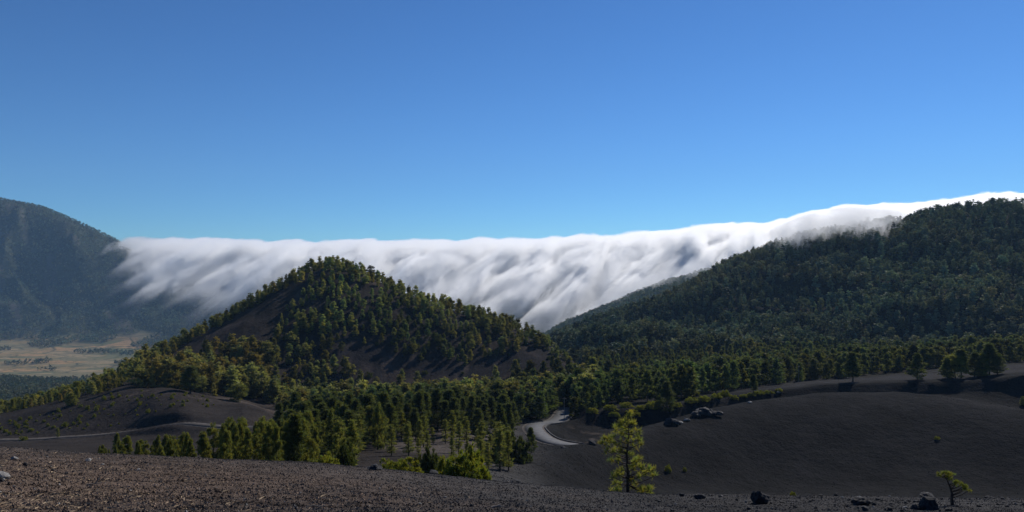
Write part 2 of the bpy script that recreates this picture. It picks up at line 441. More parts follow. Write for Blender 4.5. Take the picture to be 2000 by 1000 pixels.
M_SHOULDER = mat_simple('dusty_shoulder', (.045, .039, .036), (.12, .100, .088), .7, .95, .3, .03, obj=False)
M_WOOD = mat_simple('weathered_wood', (.20, .17, .14), (.40, .35, .28), 9, .9)
M_CONC = mat_simple('kerb_stone', (.06, .058, .056), (.12, .115, .11), 2, .9)
M_WIRE = mat_simple('cable_metal', (.07, .07, .07), (.10, .10, .10), 1, .9, 0, .01, .05)
M_GRAVEL_DARK = mat_simple('dark_cinder', (.010, .010, .011), (.036, .034, .034), 1.2, .95, .3, .01, .05, obj=False)
M_GRAVEL = mat_simple('cinder_gravel', (.026, .024, .024), (.125, .112, .104), 1.2, .95, .3, .01, .05, obj=False)
M_GRAVEL_RED = mat_simple('reddish_cinder_gravel', (.055, .038, .027), (.32, .225, .160), 1.2, .95, .3, .01, .05, obj=False)

# ------------------------------------------------------------------ terrain sheet
BARE = [(232, 756), (262, 732), (330, 694), (420, 644), (500, 598), (560, 566), (600, 550), (604, 566), (575, 588), (548, 618), (545, 655), (520, 690), (470, 680), (425, 682), (380, 690), (340, 728), (280, 748), (240, 768)]
SCREE = [(630, 708), (690, 676), (770, 668), (850, 690), (905, 722), (960, 700), (1040, 680), (1085, 676), (1150, 728), (1100, 745), (1040, 742), (1000, 760), (860, 764), (740, 752), (660, 716)]
MOUND = [(-200, 900), (-100, 842), (0, 826), (100, 806), (170, 788), (215, 768), (300, 762), (350, 768), (420, 776), (480, 778), (520, 790), (570, 815), (545, 832), (420, 850), (300, 860), (0, 872)]

def build_terrain():
    ny, nx = 1150, 900
    Ys = np.concatenate([np.linspace(-25, 6, 12, endpoint=False), np.geomspace(6, 8000, ny - 12)])
    vs = np.linspace(-1.05, 1.05, nx)
    YY, VV = np.meshgrid(Ys, vs, indexing='ij')
    XX = VV * (YY + 32)
    Z = height(XX, YY)
    X, Y, Zf = XX.ravel(), YY.ravel(), Z.ravel()
    px, py = project(X, np.maximum(Y, 6), Zf)
    # albedo by ground type
    c = np.zeros((len(X), 3))
    gray = np.array([.060, .057, .055]); red = np.array([.150, .108, .082]); dune = np.array([.0175, .0170, .0168])
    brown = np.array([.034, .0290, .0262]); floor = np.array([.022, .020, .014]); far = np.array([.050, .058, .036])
    def lay(m, col):
        c[:] = c * (1 - m[:, None]) + col * m[:, None]
    lay(np.ones(len(X)), gray)
    n1 = fbm(X / 5, Y / 5, 101, 3)
    lay(np.clip(sstep(5, -12, X + 5 * n1) * sstep(42, 20, Y), 0, 1) * .9, red)
    lay(sstep(50, 90, Y) * sstep(980, 1100, px), dune)
    lay(sstep(50, 90, Y) * sstep(980, 850, px), brown)
    cone = sstep(395, 430, Y) * sstep(900, 800, Y) * sstep(1250, 1150, px)
    lay(cone, brown * .95)
    lay(inpoly(px, py, SCREE) * cone * .8, np.array([.026, .0235, .024]))
    # lighter crusts on the cone
    lay(cone * sstep(.05, .35, fbm(X / 12, Y / 22, 131, 4)) * .7, np.array([.062, .048, .041]))
    mnd = inpoly(px, py, MOUND) * sstep(365, 372, Y) * sstep(430, 420, Y)
    lay(mnd * sstep(.0, .3, fbm(X / 16, Y / 3.5, 133, 4)) * sstep(385, 398, Y) * .8, np.array([.10, .078, .066]))
    lay(mnd * sstep(.22, .3, fbm((X - Y * .6) / 2.2, Y / 14, 134, 3)) * .6, np.array([.085, .068, .06]))
    mid = sstep(180, 210, Y) * sstep(300, 280, Y) * sstep(700, 760, px) * sstep(1020, 960, px)
    lay(mid * .8, np.array([.095, .080, .070]))
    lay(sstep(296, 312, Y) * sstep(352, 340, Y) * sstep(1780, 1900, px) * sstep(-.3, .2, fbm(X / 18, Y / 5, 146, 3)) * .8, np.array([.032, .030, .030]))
    shelf = sstep(368, 385, Y) * sstep(520, 470, Y) * sstep(1350, 1600, px)
    lay(shelf * (.6 + .4 * sstep(-.2, .3, fbm(X / 30, Y / 12, 145, 3))), np.array([.036, .034, .034]))
    flat = sstep(275, 285, Y) * sstep(335, 325, Y) * sstep(1100, 1120, px) * sstep(1200, 1180, px)
    lay(flat * sstep(0, .5, fbm(X / 4, Y / 4, 141, 3)), np.array([.075, .062, .054]))
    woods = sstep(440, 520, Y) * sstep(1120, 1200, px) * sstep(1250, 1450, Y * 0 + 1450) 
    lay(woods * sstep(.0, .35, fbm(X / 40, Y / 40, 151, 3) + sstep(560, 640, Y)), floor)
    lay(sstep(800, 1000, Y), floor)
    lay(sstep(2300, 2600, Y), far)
    fm = sstep(3900, 4200, Y)
    rock = sstep(.10, .45, fbm((X + .75 * Y) / 150, Y / 380, 161, 4))
    lay(fm * rock * .55, np.array([.11, .088, .075]))
    field = sstep(2450, 2650, Y) * sstep(4050, 3850, Y + 150 * fbm(X / 150, Y / 150, 171, 3)) * sstep(700, 450, px)
    near = sstep(150, 60, Y)
    litter = sstep(2, -12, X + 5 * n1) * sstep(60, 40, Y)
    idx = np.arange(ny * nx).reshape(ny, nx)
    f = np.stack([idx[:-1, :-1], idx[:-1, 1:], idx[1:, 1:], idx[1:, :-1]], -1).reshape(-1, 4)
    me = mesh_from('terrain', np.stack([X, Y, Zf], 1), f, M_TERR, True, {'ground': np.clip(c, 0.005, 1), 'mask': np.stack([field, near, litter], 1)})
    o = link('terrain', me); tag(o, kind='structure')
    return o
build_terrain()

# ------------------------------------------------------------------ roads
def build_road(nm, name, halfw):
    pl, w = ROADS[nm]; rz = ROADZ[nm]
    T = np.gradient(pl, axis=0); T /= np.linalg.norm(T, axis=1)[:, None]
    Nn = np.stack([T[:, 1], -T[:, 0]], 1)
    offs = np.array([-halfw - 1.4, -halfw, -halfw, 0, halfw, halfw, halfw + 1.4]); hs = np.array([.02, .06, .085, .12, .085, .06, .02])
    v = []
    for o_, h in zip(offs, hs):
        q = pl + Nn * o_
        v.append(np.stack([q[:, 0], q[:, 1], rz + h], 1))
    v = np.stack(v, 1); n = len(pl); k = len(offs)
    idx = np.arange(n * k).reshape(n, k)
    f = np.stack([idx[:-1, :-1], idx[:-1, 1:], idx[1:, 1:], idx[1:, :-1]], -1).reshape(-1, 4)
    mi = np.tile([1, 1, 0, 0, 1, 1], n - 1)
    me = mesh_from(name, v.reshape(-1, 3), f, [M_ROAD if nm == 'bend' else M_TRACK, M_SHOULDER], True, matidx=mi)
    return tag(link(name, me), kind='structure'), Nn
_, NB = build_road('bend', 'road', 3.4)
build_road('left', 'road', 2.1)

def strip_wall(pl, zz, hh, ww, name, mat):
    pts = np.column_stack([pl, zz]); T = np.gradient(pl, axis=0); T /= np.linalg.norm(T, axis=1)[:, None]
    Nn = np.stack([T[:, 1], -T[:, 0]], 1) * ww / 2
    jit = (vnoise(np.arange(len(pl)) * .7, np.zeros(len(pl)), 3) - .5) * .12
    ring = [np.column_stack([pl - Nn, zz - .4]), np.column_stack([pl - Nn * .8, zz + hh + jit]), np.column_stack([pl + Nn * .8, zz + hh + jit]), np.column_stack([pl + Nn, zz - .4])]
    v = np.stack(ring, 1); n = len(pl)
    idx = np.arange(n * 4).reshape(n, 4); f = []
    for a in range(4):
        b = (a + 1) % 4
        f.append(np.stack([idx[:-1, a], idx[:-1, b], idx[1:, b], idx[1:, a]], -1))
    f = np.vstack(f + [idx[0][None], idx[-1][::-1][None]])
    return link(name, mesh_from(name, v.reshape(-1, 3), f, mat, False))
pl, w = ROADS['bend']
sgn = 1 if (NB[len(NB) // 2] @ (np.array([20., 310.]) - pl[len(pl) // 2])) > 0 else -1
edge = pl + NB * sgn * 4.7
ed = edge[6:-12]
tag(strip_wall(ed, height(ed[:, 0], ed[:, 1]), .45, .5, 'low_wall', M_CONC), 'low dark stone edging along the inner side of the road bend', 'low wall')

# ------------------------------------------------------------------ foliage generators
def crown(r, h, nclump, nleaf, leaf, shape='cone', base=.18, spread=.28, width=.12, up=.5, csize=.085):
    """Triangles gathered in clumps at the ends of whorled branches. Unit: metres. Returns verts, faces and clump centres."""
    u = r.random(nclump) ** (.8 if shape != 'round' else .65)
    lay = max(5, int(nclump / 7)); u = (np.floor(u * lay) + .25 * r.normal(size=nclump)) / lay
    u = np.clip(u, 0, .985)
    if shape == 'cone': prof = (1 - u) ** .75 * (0.55 + .45 * sstep(0, .18, u))
    elif shape == 'column': prof = (1 - u) ** .5 * .8 * (0.7 + .3 * sstep(0, .2, u))
    else: prof = np.sqrt(np.clip(1 - (u * 1.55 - .58) ** 2, .03, 1))
    th = r.random(nclump) * 2 * np.pi
    lob = 1 + .32 * np.sin(th * 2 + r.random() * 6) * r.random() + .28 * np.sin(th * 3 + u * 9 + r.random() * 6)
    rad = h * spread * prof * lob * (.35 + .65 * r.random(nclump) ** .45)
    zc = h * (base + (1 - base) * u) + rad * .14
    cen = np.stack([rad * np.cos(th), rad * np.sin(th), zc], 1)
    cen[0] = (0, 0, h * .985)
    outd = np.stack([np.cos(th), np.sin(th), np.full(nclump, up)], 1)
    cs = h * csize * (.6 + .8 * r.random(nclump)) * (0.65 + .5 * prof)
    N = nclump * nleaf
    ci = np.repeat(np.arange(nclump), nleaf)
    off = r.normal(size=(N, 3)) * np.array([1, 1, .55]); off /= np.linalg.norm(off, axis=1)[:, None] + 1e-6
    off *= (r.random(N) ** .4)[:, None] * cs[ci][:, None] * np.array([1, 1, .62])
    c = cen[ci] + off
    d = off / (cs[ci][:, None] + 1e-6) * 1.0 + .5 * outd[ci] + r.normal(size=(N, 3)) * .35
    d /= np.linalg.norm(d, axis=1)[:, None] + 1e-6
    s = np.cross(d, r.normal(size=(N, 3))); s /= np.linalg.norm(s, axis=1)[:, None] + 1e-6
    L = leaf * (.7 + .6 * r.random(N)); W = L * width * 2
    a = c - s * W[:, None] / 2 - d * L[:, None] * .3; b = c + s * W[:, None] / 2 - d * L[:, None] * .3; t = c + d * L[:, None] * .7
    v = np.stack([a, b, t], 1).reshape(-1, 3)
    f = np.arange(N * 3).reshape(-1, 3)
    return v, f, cen

def tuft_cloud(r, cens, rads, ntuft, nleaf, leaf, width=.07):
    vs = []; tn = []
    for c, R in zip(cens, rads):
        k = max(3, int(ntuft * (R / .3) ** 2))
        o = r.normal(size=(k, 3)); o /= np.linalg.norm(o, axis=1)[:, None]; o *= (r.random(k) ** .45)[:, None] * R * np.array([1, 1, .75])
        tc = c + o
        N = k * nleaf; ci = np.repeat(np.arange(k), nleaf)
        ax = o / (R + 1e-6) + np.array([0, 0, .75])
        d = ax[ci] * .55 + r.normal(size=(N, 3)) * .5; d /= np.linalg.norm(d, axis=1)[:, None]
        s = np.cross(d, r.normal(size=(N, 3))); s /= np.linalg.norm(s, axis=1)[:, None]
        L = leaf * (.7 + .6 * r.random(N)); W = L * width
        b = tc[ci]
        vs.append(np.stack([b - s * W[:, None], b + s * W[:, None], b + d * L[:, None]], 1).reshape(-1, 3))
        tn.append(np.repeat(np.repeat(tint_of(r, k, .16), nleaf, 0), 3, 0))
    v = np.vstack(vs)
    return v, np.arange(len(v)).reshape(-1, 3), np.vstack(tn)

def trunk(r, h, cen=None, nlimb=14, rad=None, sides=6, lean=.02):
    rad = rad or h * .018
    n = 7; t = np.linspace(0, 1, n)
    bend = np.cumsum(r.normal(size=(n, 2)) * h * lean, axis=0) * .4; bend -= bend[0]; bend = bend * 0.5
    path = np.column_stack([bend[:, 0] * (1 - t), bend[:, 1] * (1 - t), t * h * .97 - .15])
    parts = [tube(path, rad * (1 - t * .88) * np.where(t == 0, 1.35, 1), sides)]
    if cen is not None and nlimb:
        for i in r.choice(len(cen), min(nlimb, len(cen)), replace=False):
            c = cen[i]; z0 = max(.1 * h, c[2] - math.hypot(c[0], c[1]) * .35)
            k = np.clip(z0 / h, 0, 1)
            p0 = np.array([np.interp(k, t, path[:, 0]), np.interp(k, t, path[:, 1]), z0])
            pm = (p0 + c) / 2 + np.array([0, 0, -.02 * h])
            parts.append(tube([p0, pm, c], np.array([.38, .25, .1]) * rad * (1.1 - k * .6), 4))
    return join(parts)

def tint_of(r, n, amt=.22):
    b = 1 + r.normal(size=n) * amt
    y = r.normal(size=n) * .10
    return np.clip(np.stack([b * (1 + y), b, b * (1 - y)], 1), .35, 1.9)

# shared individual trees
PROTO = {}
def make_proto(key, seed, h, **kw):
    r = np.random.default_rng(seed)
    tk = kw.pop('limbs', 16)
    mat = kw.pop('mat', M_SHADED_PINE)
    v, f, cen = crown(r, h, **kw)
    tint = np.repeat(tint_of(r, len(f), .12), 3, 0)
    cm = mesh_from('crown', v, f, mat, False, {'tint': tint})
    tv, tf = trunk(r, h, cen, tk)
    tm = mesh_from('trunk', tv, tf, M_BARK, True)
    PROTO.setdefault(key, []).append((cm, tm, h))
for s in range(7):
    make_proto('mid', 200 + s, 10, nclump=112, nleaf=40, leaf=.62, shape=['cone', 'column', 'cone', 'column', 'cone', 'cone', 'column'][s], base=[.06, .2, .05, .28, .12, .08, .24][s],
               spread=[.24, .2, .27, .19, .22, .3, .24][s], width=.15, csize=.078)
for s in range(5):
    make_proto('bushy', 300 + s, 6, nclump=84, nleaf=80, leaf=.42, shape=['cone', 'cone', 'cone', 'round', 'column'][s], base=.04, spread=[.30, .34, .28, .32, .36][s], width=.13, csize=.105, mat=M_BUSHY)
for s in range(3):
    make_proto('sparse', 400 + s, 8, nclump=70, nleaf=26, leaf=.45, shape='column', base=.12, spread=.15, width=.14, csize=.065, limbs=30, mat=M_BUSHY)

def tufty(key, seed, h, nclump, R, shape, spread, ntuft=9, nleaf=16, leaf=.34):
    r = np.random.default_rng(seed)
    _, _, cen = crown(r, h, nclump, 1, .1, shape, .06, spread)
    v, f, tn = tuft_cloud(r, cen, R * (.6 + .6 * r.random(len(cen))), ntuft, nleaf, leaf, .085)
    cm = mesh_from('crown', v, f, M_BUSHY, False, {'tint': tn}); tv, tf = trunk(r, h, cen, 30)
    PROTO.setdefault(key, []).append((cm, mesh_from('trunk', tv, tf, M_BARK, True), h))
for s in range(6):
    tufty('tufty', 700 + s, 6, [46, 60, 40, 54, 64, 50][s], .46, ['cone', 'cone', 'column', 'cone', 'cone', 'column'][s], [.30, .24, .26, .32, .27, .22][s])

def place_tree(key, x, y, h, label, group, name='pine_tree', cat='tree', r=rng, squash=None):
    cm, tm, h0 = PROTO[key][r.integers(len(PROTO[key]))]
    e = bpy.data.objects.new(name, None); COL.objects.link(e)
    e.empty_display_size = .5
    e.location = (x, y, hz(x, y) - .05); e.rotation_euler = (r.normal() * .025, r.normal() * .025, r.random() * 6.28)
    k = h / h0; q = squash or ((.55 + .55 * r.random() ** 1.5) if key == 'tufty' else (.8 + .35 * r.random()))
    e.scale = (k * q, k * q, k)
    tag(e, label, cat, group)
    link('crown', cm, e); link('trunk', tm, e)
    return e

def poisson(n, x0, x1, y0, y1, dist, r, accept=None, by_px=True):
    """Random points (column range, depth range) kept a distance apart."""
    u = r.random(n * 3); 
    Y = np.sqrt(r.random(n * 3) * (y1 ** 2 - y0 ** 2) + y0 ** 2)
    px = x0 + u * (x1 - x0); X = (px - 1000) * Y / F
    Z = height(X, Y); qx, qy = project(X, Y, Z)
    ok = accept(qx, qy, X, Y) if accept else np.ones(len(X), bool)
    X, Y, Z, qx, qy = X[ok], Y[ok], Z[ok], qx[ok], qy[ok]
    dd = dist if np.ndim(dist) else None
    cell = {}; keep = []
    g = dist
    for i in range(len(X)):
        a, b = int(X[i] // g), int(Y[i] // g); good = True
        for da in (-1, 0, 1):
            for db in (-1, 0, 1):
                for j in cell.get((a + da, b + db), ()):
                    if (X[i] - X[j]) ** 2 + (Y[i] - Y[j]) ** 2 < g * g: good = False; break
                if not good: break
            if not good: break
        if good:
            cell.setdefault((a, b), []).append(i); keep.append(i)
            if len(keep) >= n: break
    keep = np.array(keep, int)
    return X[keep], Y[keep], Z[keep], qx[keep], qy[keep]

def road_dist(X, Y):
    d = np.full(np.shape(X), 1e9)
    for pl, w in ROADS.values():
        d = np.minimum(d, np.sqrt(((np.asarray(X)[:, None] - pl[None, ::2, 0]) ** 2 + (np.asarray(Y)[:, None] - pl[None, ::2, 1]) ** 2)).min(1))
    return d

def forest(name, X, Y, Z, H, r, nv, clump, leafn, leaf, shapes, mat, spread=.3, width=.3, csize=.11, base=.12, tintamt=.2, tintmul=(1, 1, 1), trunks=True):
    """Many trees written into ONE mesh (a wood nobody could count)."""
    protos = []
    for i in range(nv):
        v, f, cen = crown(r, 1.0, clump, leafn, leaf, shapes[i % len(shapes)], base + .1 * r.random(), spread * (.8 + .4 * r.random()), width, .5, csize)
        nleafv = len(v)
        if trunks:
            a = np.array([0, 2.1, 4.2]); tv = np.vstack([np.stack([.022 * np.cos(a), .022 * np.sin(a), np.full(3, -.05)], 1), [[0, 0, .9]]])
            tf = np.array([[0, 1, 3], [1, 2, 3], [2, 0, 3]]) + len(v)
            v = np.vstack([v, tv]); f = np.vstack([f, tf])
        mi = np.zeros(len(f), int)
        if trunks: mi[-3:] = 1
        protos.append((v, f, mi))
    which = r.integers(nv, size=len(X)); V, Fc, MI, TI = [], [], [], []; n = 0
    tn = tint_of(r, len(X), tintamt) * np.array(tintmul)
    L_ = 9.0 * np.median(H); tn = tn * (1 + .38 * fbm(X / L_, Y / L_, 301, 3))[:, None]; tn[:, 0] *= 1 + .18 * fbm(X / L_, Y / L_, 311, 2)
    for k in range(nv):
        ii = np.nonzero(which == k)[0]
        if not len(ii): continue
        v, f, mi = protos[k]
        a = r.random(len(ii)) * 6.283; ca, sa = np.cos(a), np.sin(a); sc = H[ii]; wq = sc * (.8 + .45 * r.random(len(ii)))
        vx = (v[None, :, 0] * ca[:, None] - v[None, :, 1] * sa[:, None]) * wq[:, None] + X[ii, None]
        vy = (v[None, :, 0] * sa[:, None] + v[None, :, 1] * ca[:, None]) * wq[:, None] + Y[ii, None]
        vz = v[None, :, 2] * sc[:, None] + Z[ii, None]
        V.append(np.stack([vx, vy, vz], -1).reshape(-1, 3))
        Fc.append((f[None] + (np.arange(len(ii)) * len(v))[:, None, None] + n).reshape(-1, 3)); n += len(ii) * len(v)
        MI.append(np.tile(mi, len(ii))); TI.append(np.repeat(tn[ii], len(v), 0))
    me = mesh_from(name, np.vstack(V), np.vstack(Fc), [mat, M_BARK], False, {'tint': np.vstack(TI)}, np.concatenate(MI))
    return tag(link(name, me), kind='stuff')

# ------------------------------------------------------------------ woods as single masses
r = np.random.default_rng(11)
def acc_cone(px, py, X, Y):
    n = vnoise(X / 16, Y / 16, 77)
    ok = ~(inpoly(px, py, BARE) & (n < .93)) & ~(inpoly(px, py, SCREE) & (n < .80)) & ~inpoly(px, py, MOUND)
    ok &= (road_dist(X, Y) > 5.5)
    ok &= ~((px < 560) & (Y < 400))
    return ok & (vnoise(X / 8, Y / 8, 78) > .27 - .2 * sstep(520, 450, Y))
cX, cY, cZ, cpx, cpy = poisson(3200, -120, 1160, 392, 676, 3.9, r, acc_cone)
H = (5.0 + 4.8 * r.random(len(cX)) ** 1.4) * (1 + .3 * fbm(cX / 22, cY / 22, 401, 2)) * (1 + .55 * sstep(560, 440, cY) * sstep(170, 300, cpx)); H[(cpx < 260)] *= .75
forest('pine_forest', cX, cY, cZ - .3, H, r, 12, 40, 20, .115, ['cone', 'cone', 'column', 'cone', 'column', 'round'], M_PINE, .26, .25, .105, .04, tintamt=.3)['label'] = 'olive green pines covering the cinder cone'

def acc_band(px, py, X, Y):
    line = np.interp(px, [1000, 1150, 1300, 1450, 1500, 1600, 1700, 1800, 1900, 2000, 2600], [470, 362, 364, 412, 440, 480, 490, 510, 515, 505, 500])
    edge = Y > line + 20 * fbm(X / 25, Y / 25, 88, 2)
    return edge & (road_dist(X, Y) > 5) & ~((px < 1150) & (Y > 560))
bX, bY, bZ, bpx, bq_ = poisson(2300, 1000, 2500, 350, 800, 6.0, r, acc_band)
H = 11 + 5.5 * r.random(len(bX)); H[bY > 640] *= .85
def acc_hollow(px, py, X, Y): return (road_dist(X, Y) > 4.5) & ~((px > 1060) & (Y < 350)) & (vnoise(X / 12, Y / 12, 3) > .10) & ~((px < 640) & (py > 792) & (Y < 360))
hX, hY, hZ, hpx, hq_ = poisson(700, 600, 1190, 330, 500, 5.2, r, acc_hollow)
bX = np.concatenate([bX, hX]); bY = np.concatenate([bY, hY]); bZ = np.concatenate([bZ, hZ]); H = np.concatenate([H, 9 + 4.5 * r.random(len(hX))])
H *= 1 + .3 * fbm(bX / 30, bY / 30, 403, 2)
forest('pine_wood', bX, bY, bZ - .3, H, r, 10, 60, 17, .085, ['cone', 'column', 'cone'], M_SHADED_PINE, .25, .30, .09, .06, tintamt=.3)['label'] = 'dark pine wood along the foot of the right ridge'

def acc_ridge(px, py, X, Y):
    return (px > 1040 + 60 * vnoise(X / 50, Y / 50, 5))
rX, rY, rZ, rpx, rpy = poisson(7600, 1020, 2450, 770, 1330, 7.2, r, acc_ridge)
H = (9 + 8 * r.random(len(rX)) ** 1.4) * (1 + .35 * fbm(rX / 55, rY / 55, 402, 3))
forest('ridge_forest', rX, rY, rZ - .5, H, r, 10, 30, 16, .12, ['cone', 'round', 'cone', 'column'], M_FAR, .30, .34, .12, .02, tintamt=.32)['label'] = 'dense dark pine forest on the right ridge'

def acc_left(px, py, X, Y): return (Y < 2050 + 120 * fbm(X / 100, Y / 100, 6, 2))
lX, lY, lZ, lpx, lpy = poisson(3300, -350, 480, 900, 2200, 9.5, r, acc_left)
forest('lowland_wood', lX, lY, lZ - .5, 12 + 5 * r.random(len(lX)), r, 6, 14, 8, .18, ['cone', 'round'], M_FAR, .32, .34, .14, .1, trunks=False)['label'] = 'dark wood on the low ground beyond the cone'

def acc_mtn(px, py, X, Y):
    d = fbm(X / 160, Y / 120, 95, 4)
    fieldy = sstep(4000, 3500, Y)
    thin = sstep(.1, .45, fbm((X + .75 * Y) / 150, Y / 380, 161, 4)) * (Y > 4000)
    return (d > -.12 + .50 * fieldy * sstep(330, 120, px - (Y - 3000) * .02) - .9 * sstep(3950, 4250, Y)) & (r.random(len(X)) > thin * .72)
mX, mY, mZ, mpx, mpy = poisson(26000, -350, 760, 2900, 5230, 13.5, r, acc_mtn)
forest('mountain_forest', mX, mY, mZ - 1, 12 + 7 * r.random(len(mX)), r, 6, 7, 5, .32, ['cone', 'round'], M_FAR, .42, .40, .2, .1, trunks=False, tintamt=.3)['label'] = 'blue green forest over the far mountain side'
sX, sY, sZ, spx, spy = poisson(2600, 950, 1480, 2500, 3050, 13, r)
forest('spur_forest', sX, sY, sZ - 1, 12 + 6 * r.random(len(sX)), r, 5, 8, 6, .3, ['cone', 'round'], M_FAR, .42, .40, .2, .1, trunks=False)['label'] = 'trees on the misty spur below the cloud'

# ------------------------------------------------------------------ individual trees
r = np.random.default_rng(21)
# young pines just beyond the near crest
spots = []
def near_ok(px, py, X, Y): return np.ones(len(X), bool)
nX, nY, nZ, npx, npy = poisson(70, 195, 600, 98, 150, 2.2, r)
for x, y, px in zip(nX, nY, npx):
    top = np.interp(px, [150, 200, 240, 300, 340, 400, 460, 520, 575], [872, 866, 852, 852, 842, 830, 816, 816, 818]) + abs(r.normal()) * 11 + (9 if y < 120 else 0)
    h = (-(top - HOR) * y / F) - hz(x, y)
    h = max(1.8, min(h, 8.5))
    spots.append(h)
    place_tree('tufty', x, y, h, 'bushy young pine in the sunlit thicket just beyond the near slope', 'young pines in the thicket beyond the near slope')
# the middle wood
def acc_mid(px, py, X, Y):
    ln = np.interp(px, [560, 640, 760, 900, 1000, 1040, 1100], [190, 200, 222, 245, 268, 340, 350])
    return (Y > ln) & (road_dist(X, Y) > 7) & ~((px > 1005) & (Y < 342)) & (vnoise(X / 12, Y / 12, 3) > .14)
gX, gY, gZ, gpx, gpy = poisson(48, 560, 745, 104, 235, 4.2, r, lambda px, py, X, Y: (px < 690) | (Y > 190))
for x, y in zip(gX, gY):
    place_tree('mid' if r.random() < .45 else ('tufty' if r.random() < .5 else 'sparse'), x, y, (5.2 if y < 160 else 7.5) + 4 * r.random(), 'slim dark pine crowding the dip just behind the right end of the young thicket', 'pines crowding the dip behind the thicket')
iX, iY, iZ, ipx, ipy = poisson(150, 545, 1120, 120, 335, 4.9, r, acc_mid)
for x, y, px in zip(iX, iY, ipx):
    h = ((9.0 if y > 220 else 6.5) + 5 * r.random()) * (1 + .3 * float(fbm(np.array([x / 25]), np.array([y / 25]), 404, 2)[0]))
    place_tree('mid', x, y, h, 'dark slender pine in the wood between the near slope and the cone', 'pines of the wood in the hollow')
# thin young trees on the pale slope
tX, tY, tZ, tpx, tpy = poisson(60, 660, 1010, 170, 262, 3.2, r, lambda px, py, X, Y: road_dist(X, Y) > 8)
for x, y in zip(tX, tY):
    place_tree('sparse', x, y, 4.0 + 6 * r.random(), 'thin sunlit young pine standing apart on the pale scree slope', 'thin pines on the pale slope', squash=1.0 + .3 * r.random())
# single trees that one can point to
def solo(px, py, hpx, key, label, y0, y1, group=None, squash=None):
    x, y, z = ground_hit(px, py, y0, y1)
    return place_tree(key, x, y, hpx * y / F, label, group, squash=squash)
solo(1666, 746, 58, 'mid', 'broad dark pine standing alone before the wood, above the middle of the dune', 380, 560, squash=1.45)
solo(1792, 742, 52, 'mid', 'lone tall pine on the cinder shelf between the two clearings', 380, 560, squash=1.25)
solo(1878, 738, 56, 'mid', 'dense pine at the left end of the clump above the shadowed bank', 380, 560, squash=1.4)
solo(1903, 737, 48, 'mid', 'middle pine of the clump above the shadowed bank', 380, 560, squash=1.3)
solo(1932, 735, 62, 'mid', 'tallest pine of the clump above the shadowed bank', 380, 560, squash=1.4)
solo(1850, 741, 40, 'mid', 'shortest pine at the far left of the clump above the shadowed bank', 380, 560, squash=1.3)
solo(1866, 739, 47, 'bushy', 'bushy light pine second from the left in the clump above the shadowed bank', 380, 560, squash=1.2)
solo(1917, 736, 44, 'bushy', 'bushy light pine right of the middle of the clump above the shadowed bank', 380, 560, squash=1.2)
solo(1948, 734, 42, 'mid', 'low pine at the right end of the clump above the shadowed bank', 380, 560, squash=1.3)
solo(1472, 772, 40, 'mid', 'small dark conical pine beside the yellow shrubs above the dune', 335, 560, squash=1.0)
solo(1302, 806, 60, 'mid', 'dark broad pine above the black shadowed bank right of the road bend', 335, 560, squash=1.3)
solo(1038, 884, 50, 'mid', 'pointed young pine beside the inside of the road bend', 205, 300, squash=.9)
solo(994, 862, 74, 'mid', 'tall narrow pine left of the road bend, tallest at the wood edge', 205, 300, squash=.8)
solo(1997, 792, 18, 'bushy', 'little bushy pine at the end of the hollow behind the dune', 330, 400)
print('thicket heights', np.round(spots[:10], 1))

# ------------------------------------------------------------------ two young pines close to the viewer
def hero_pine(px, y, top_py, tr_px, clumps, label, ntuft=24, nleaf=26, leaf=.24, rad=.09):
    x = (px - 1000) * y / F; z0 = hz(x, y) - .05; s = y / F
    e = bpy.data.objects.new('young_pine', None); COL.objects.link(e); e.location = (x, y, z0)
    tag(e, label, 'tree')
    rr = np.random.default_rng(int(px))
    def W(qx, qy, dy=0): return np.array([(qx - px) * s, dy, -(qy - HOR) * s - z0])
    path = [W(qx, qy, dy) for qx, qy, dy in tr_px]
    path[0][2] = -.1
    tt = np.linspace(0, 1, len(path)); h = path[-1][2]
    parts = [tube(path, rad * (1 - .85 * tt), 8)]
    P_ = np.array(path); cens = []; rads = []
    for qx, qy, R in clumps:
        c = W(qx, qy, rr.normal() * R * s * 1.5); cens.append(c); rads.append(R * s)
        zz = max(.12 * h, c[2] - .45 * abs(c[0] - np.interp(c[2], P_[:, 2], P_[:, 0])))
        p0 = np.array([np.interp(zz, P_[:, 2], P_[:, 0]), np.interp(zz, P_[:, 2], P_[:, 1]), zz])
        if np.linalg.norm(c - p0) > .08:
            pm = (p0 + c) / 2 + np.array([0, 0, -.06 * np.linalg.norm(c - p0)])
            parts.append(tube([p0, pm, c], np.array([.34, .24, .12]) * rad, 5))
    v, f, tn = tuft_cloud(rr, cens, np.array(rads) * .9, ntuft, nleaf, leaf, .05)
    link('crown', mesh_from('crown', v, f, M_YOUNG, False, {'tint': tn}), e)
    tv, tf = join(parts)
    link('trunk', mesh_from('trunk', tv, tf, M_BARK, True), e)
    return e
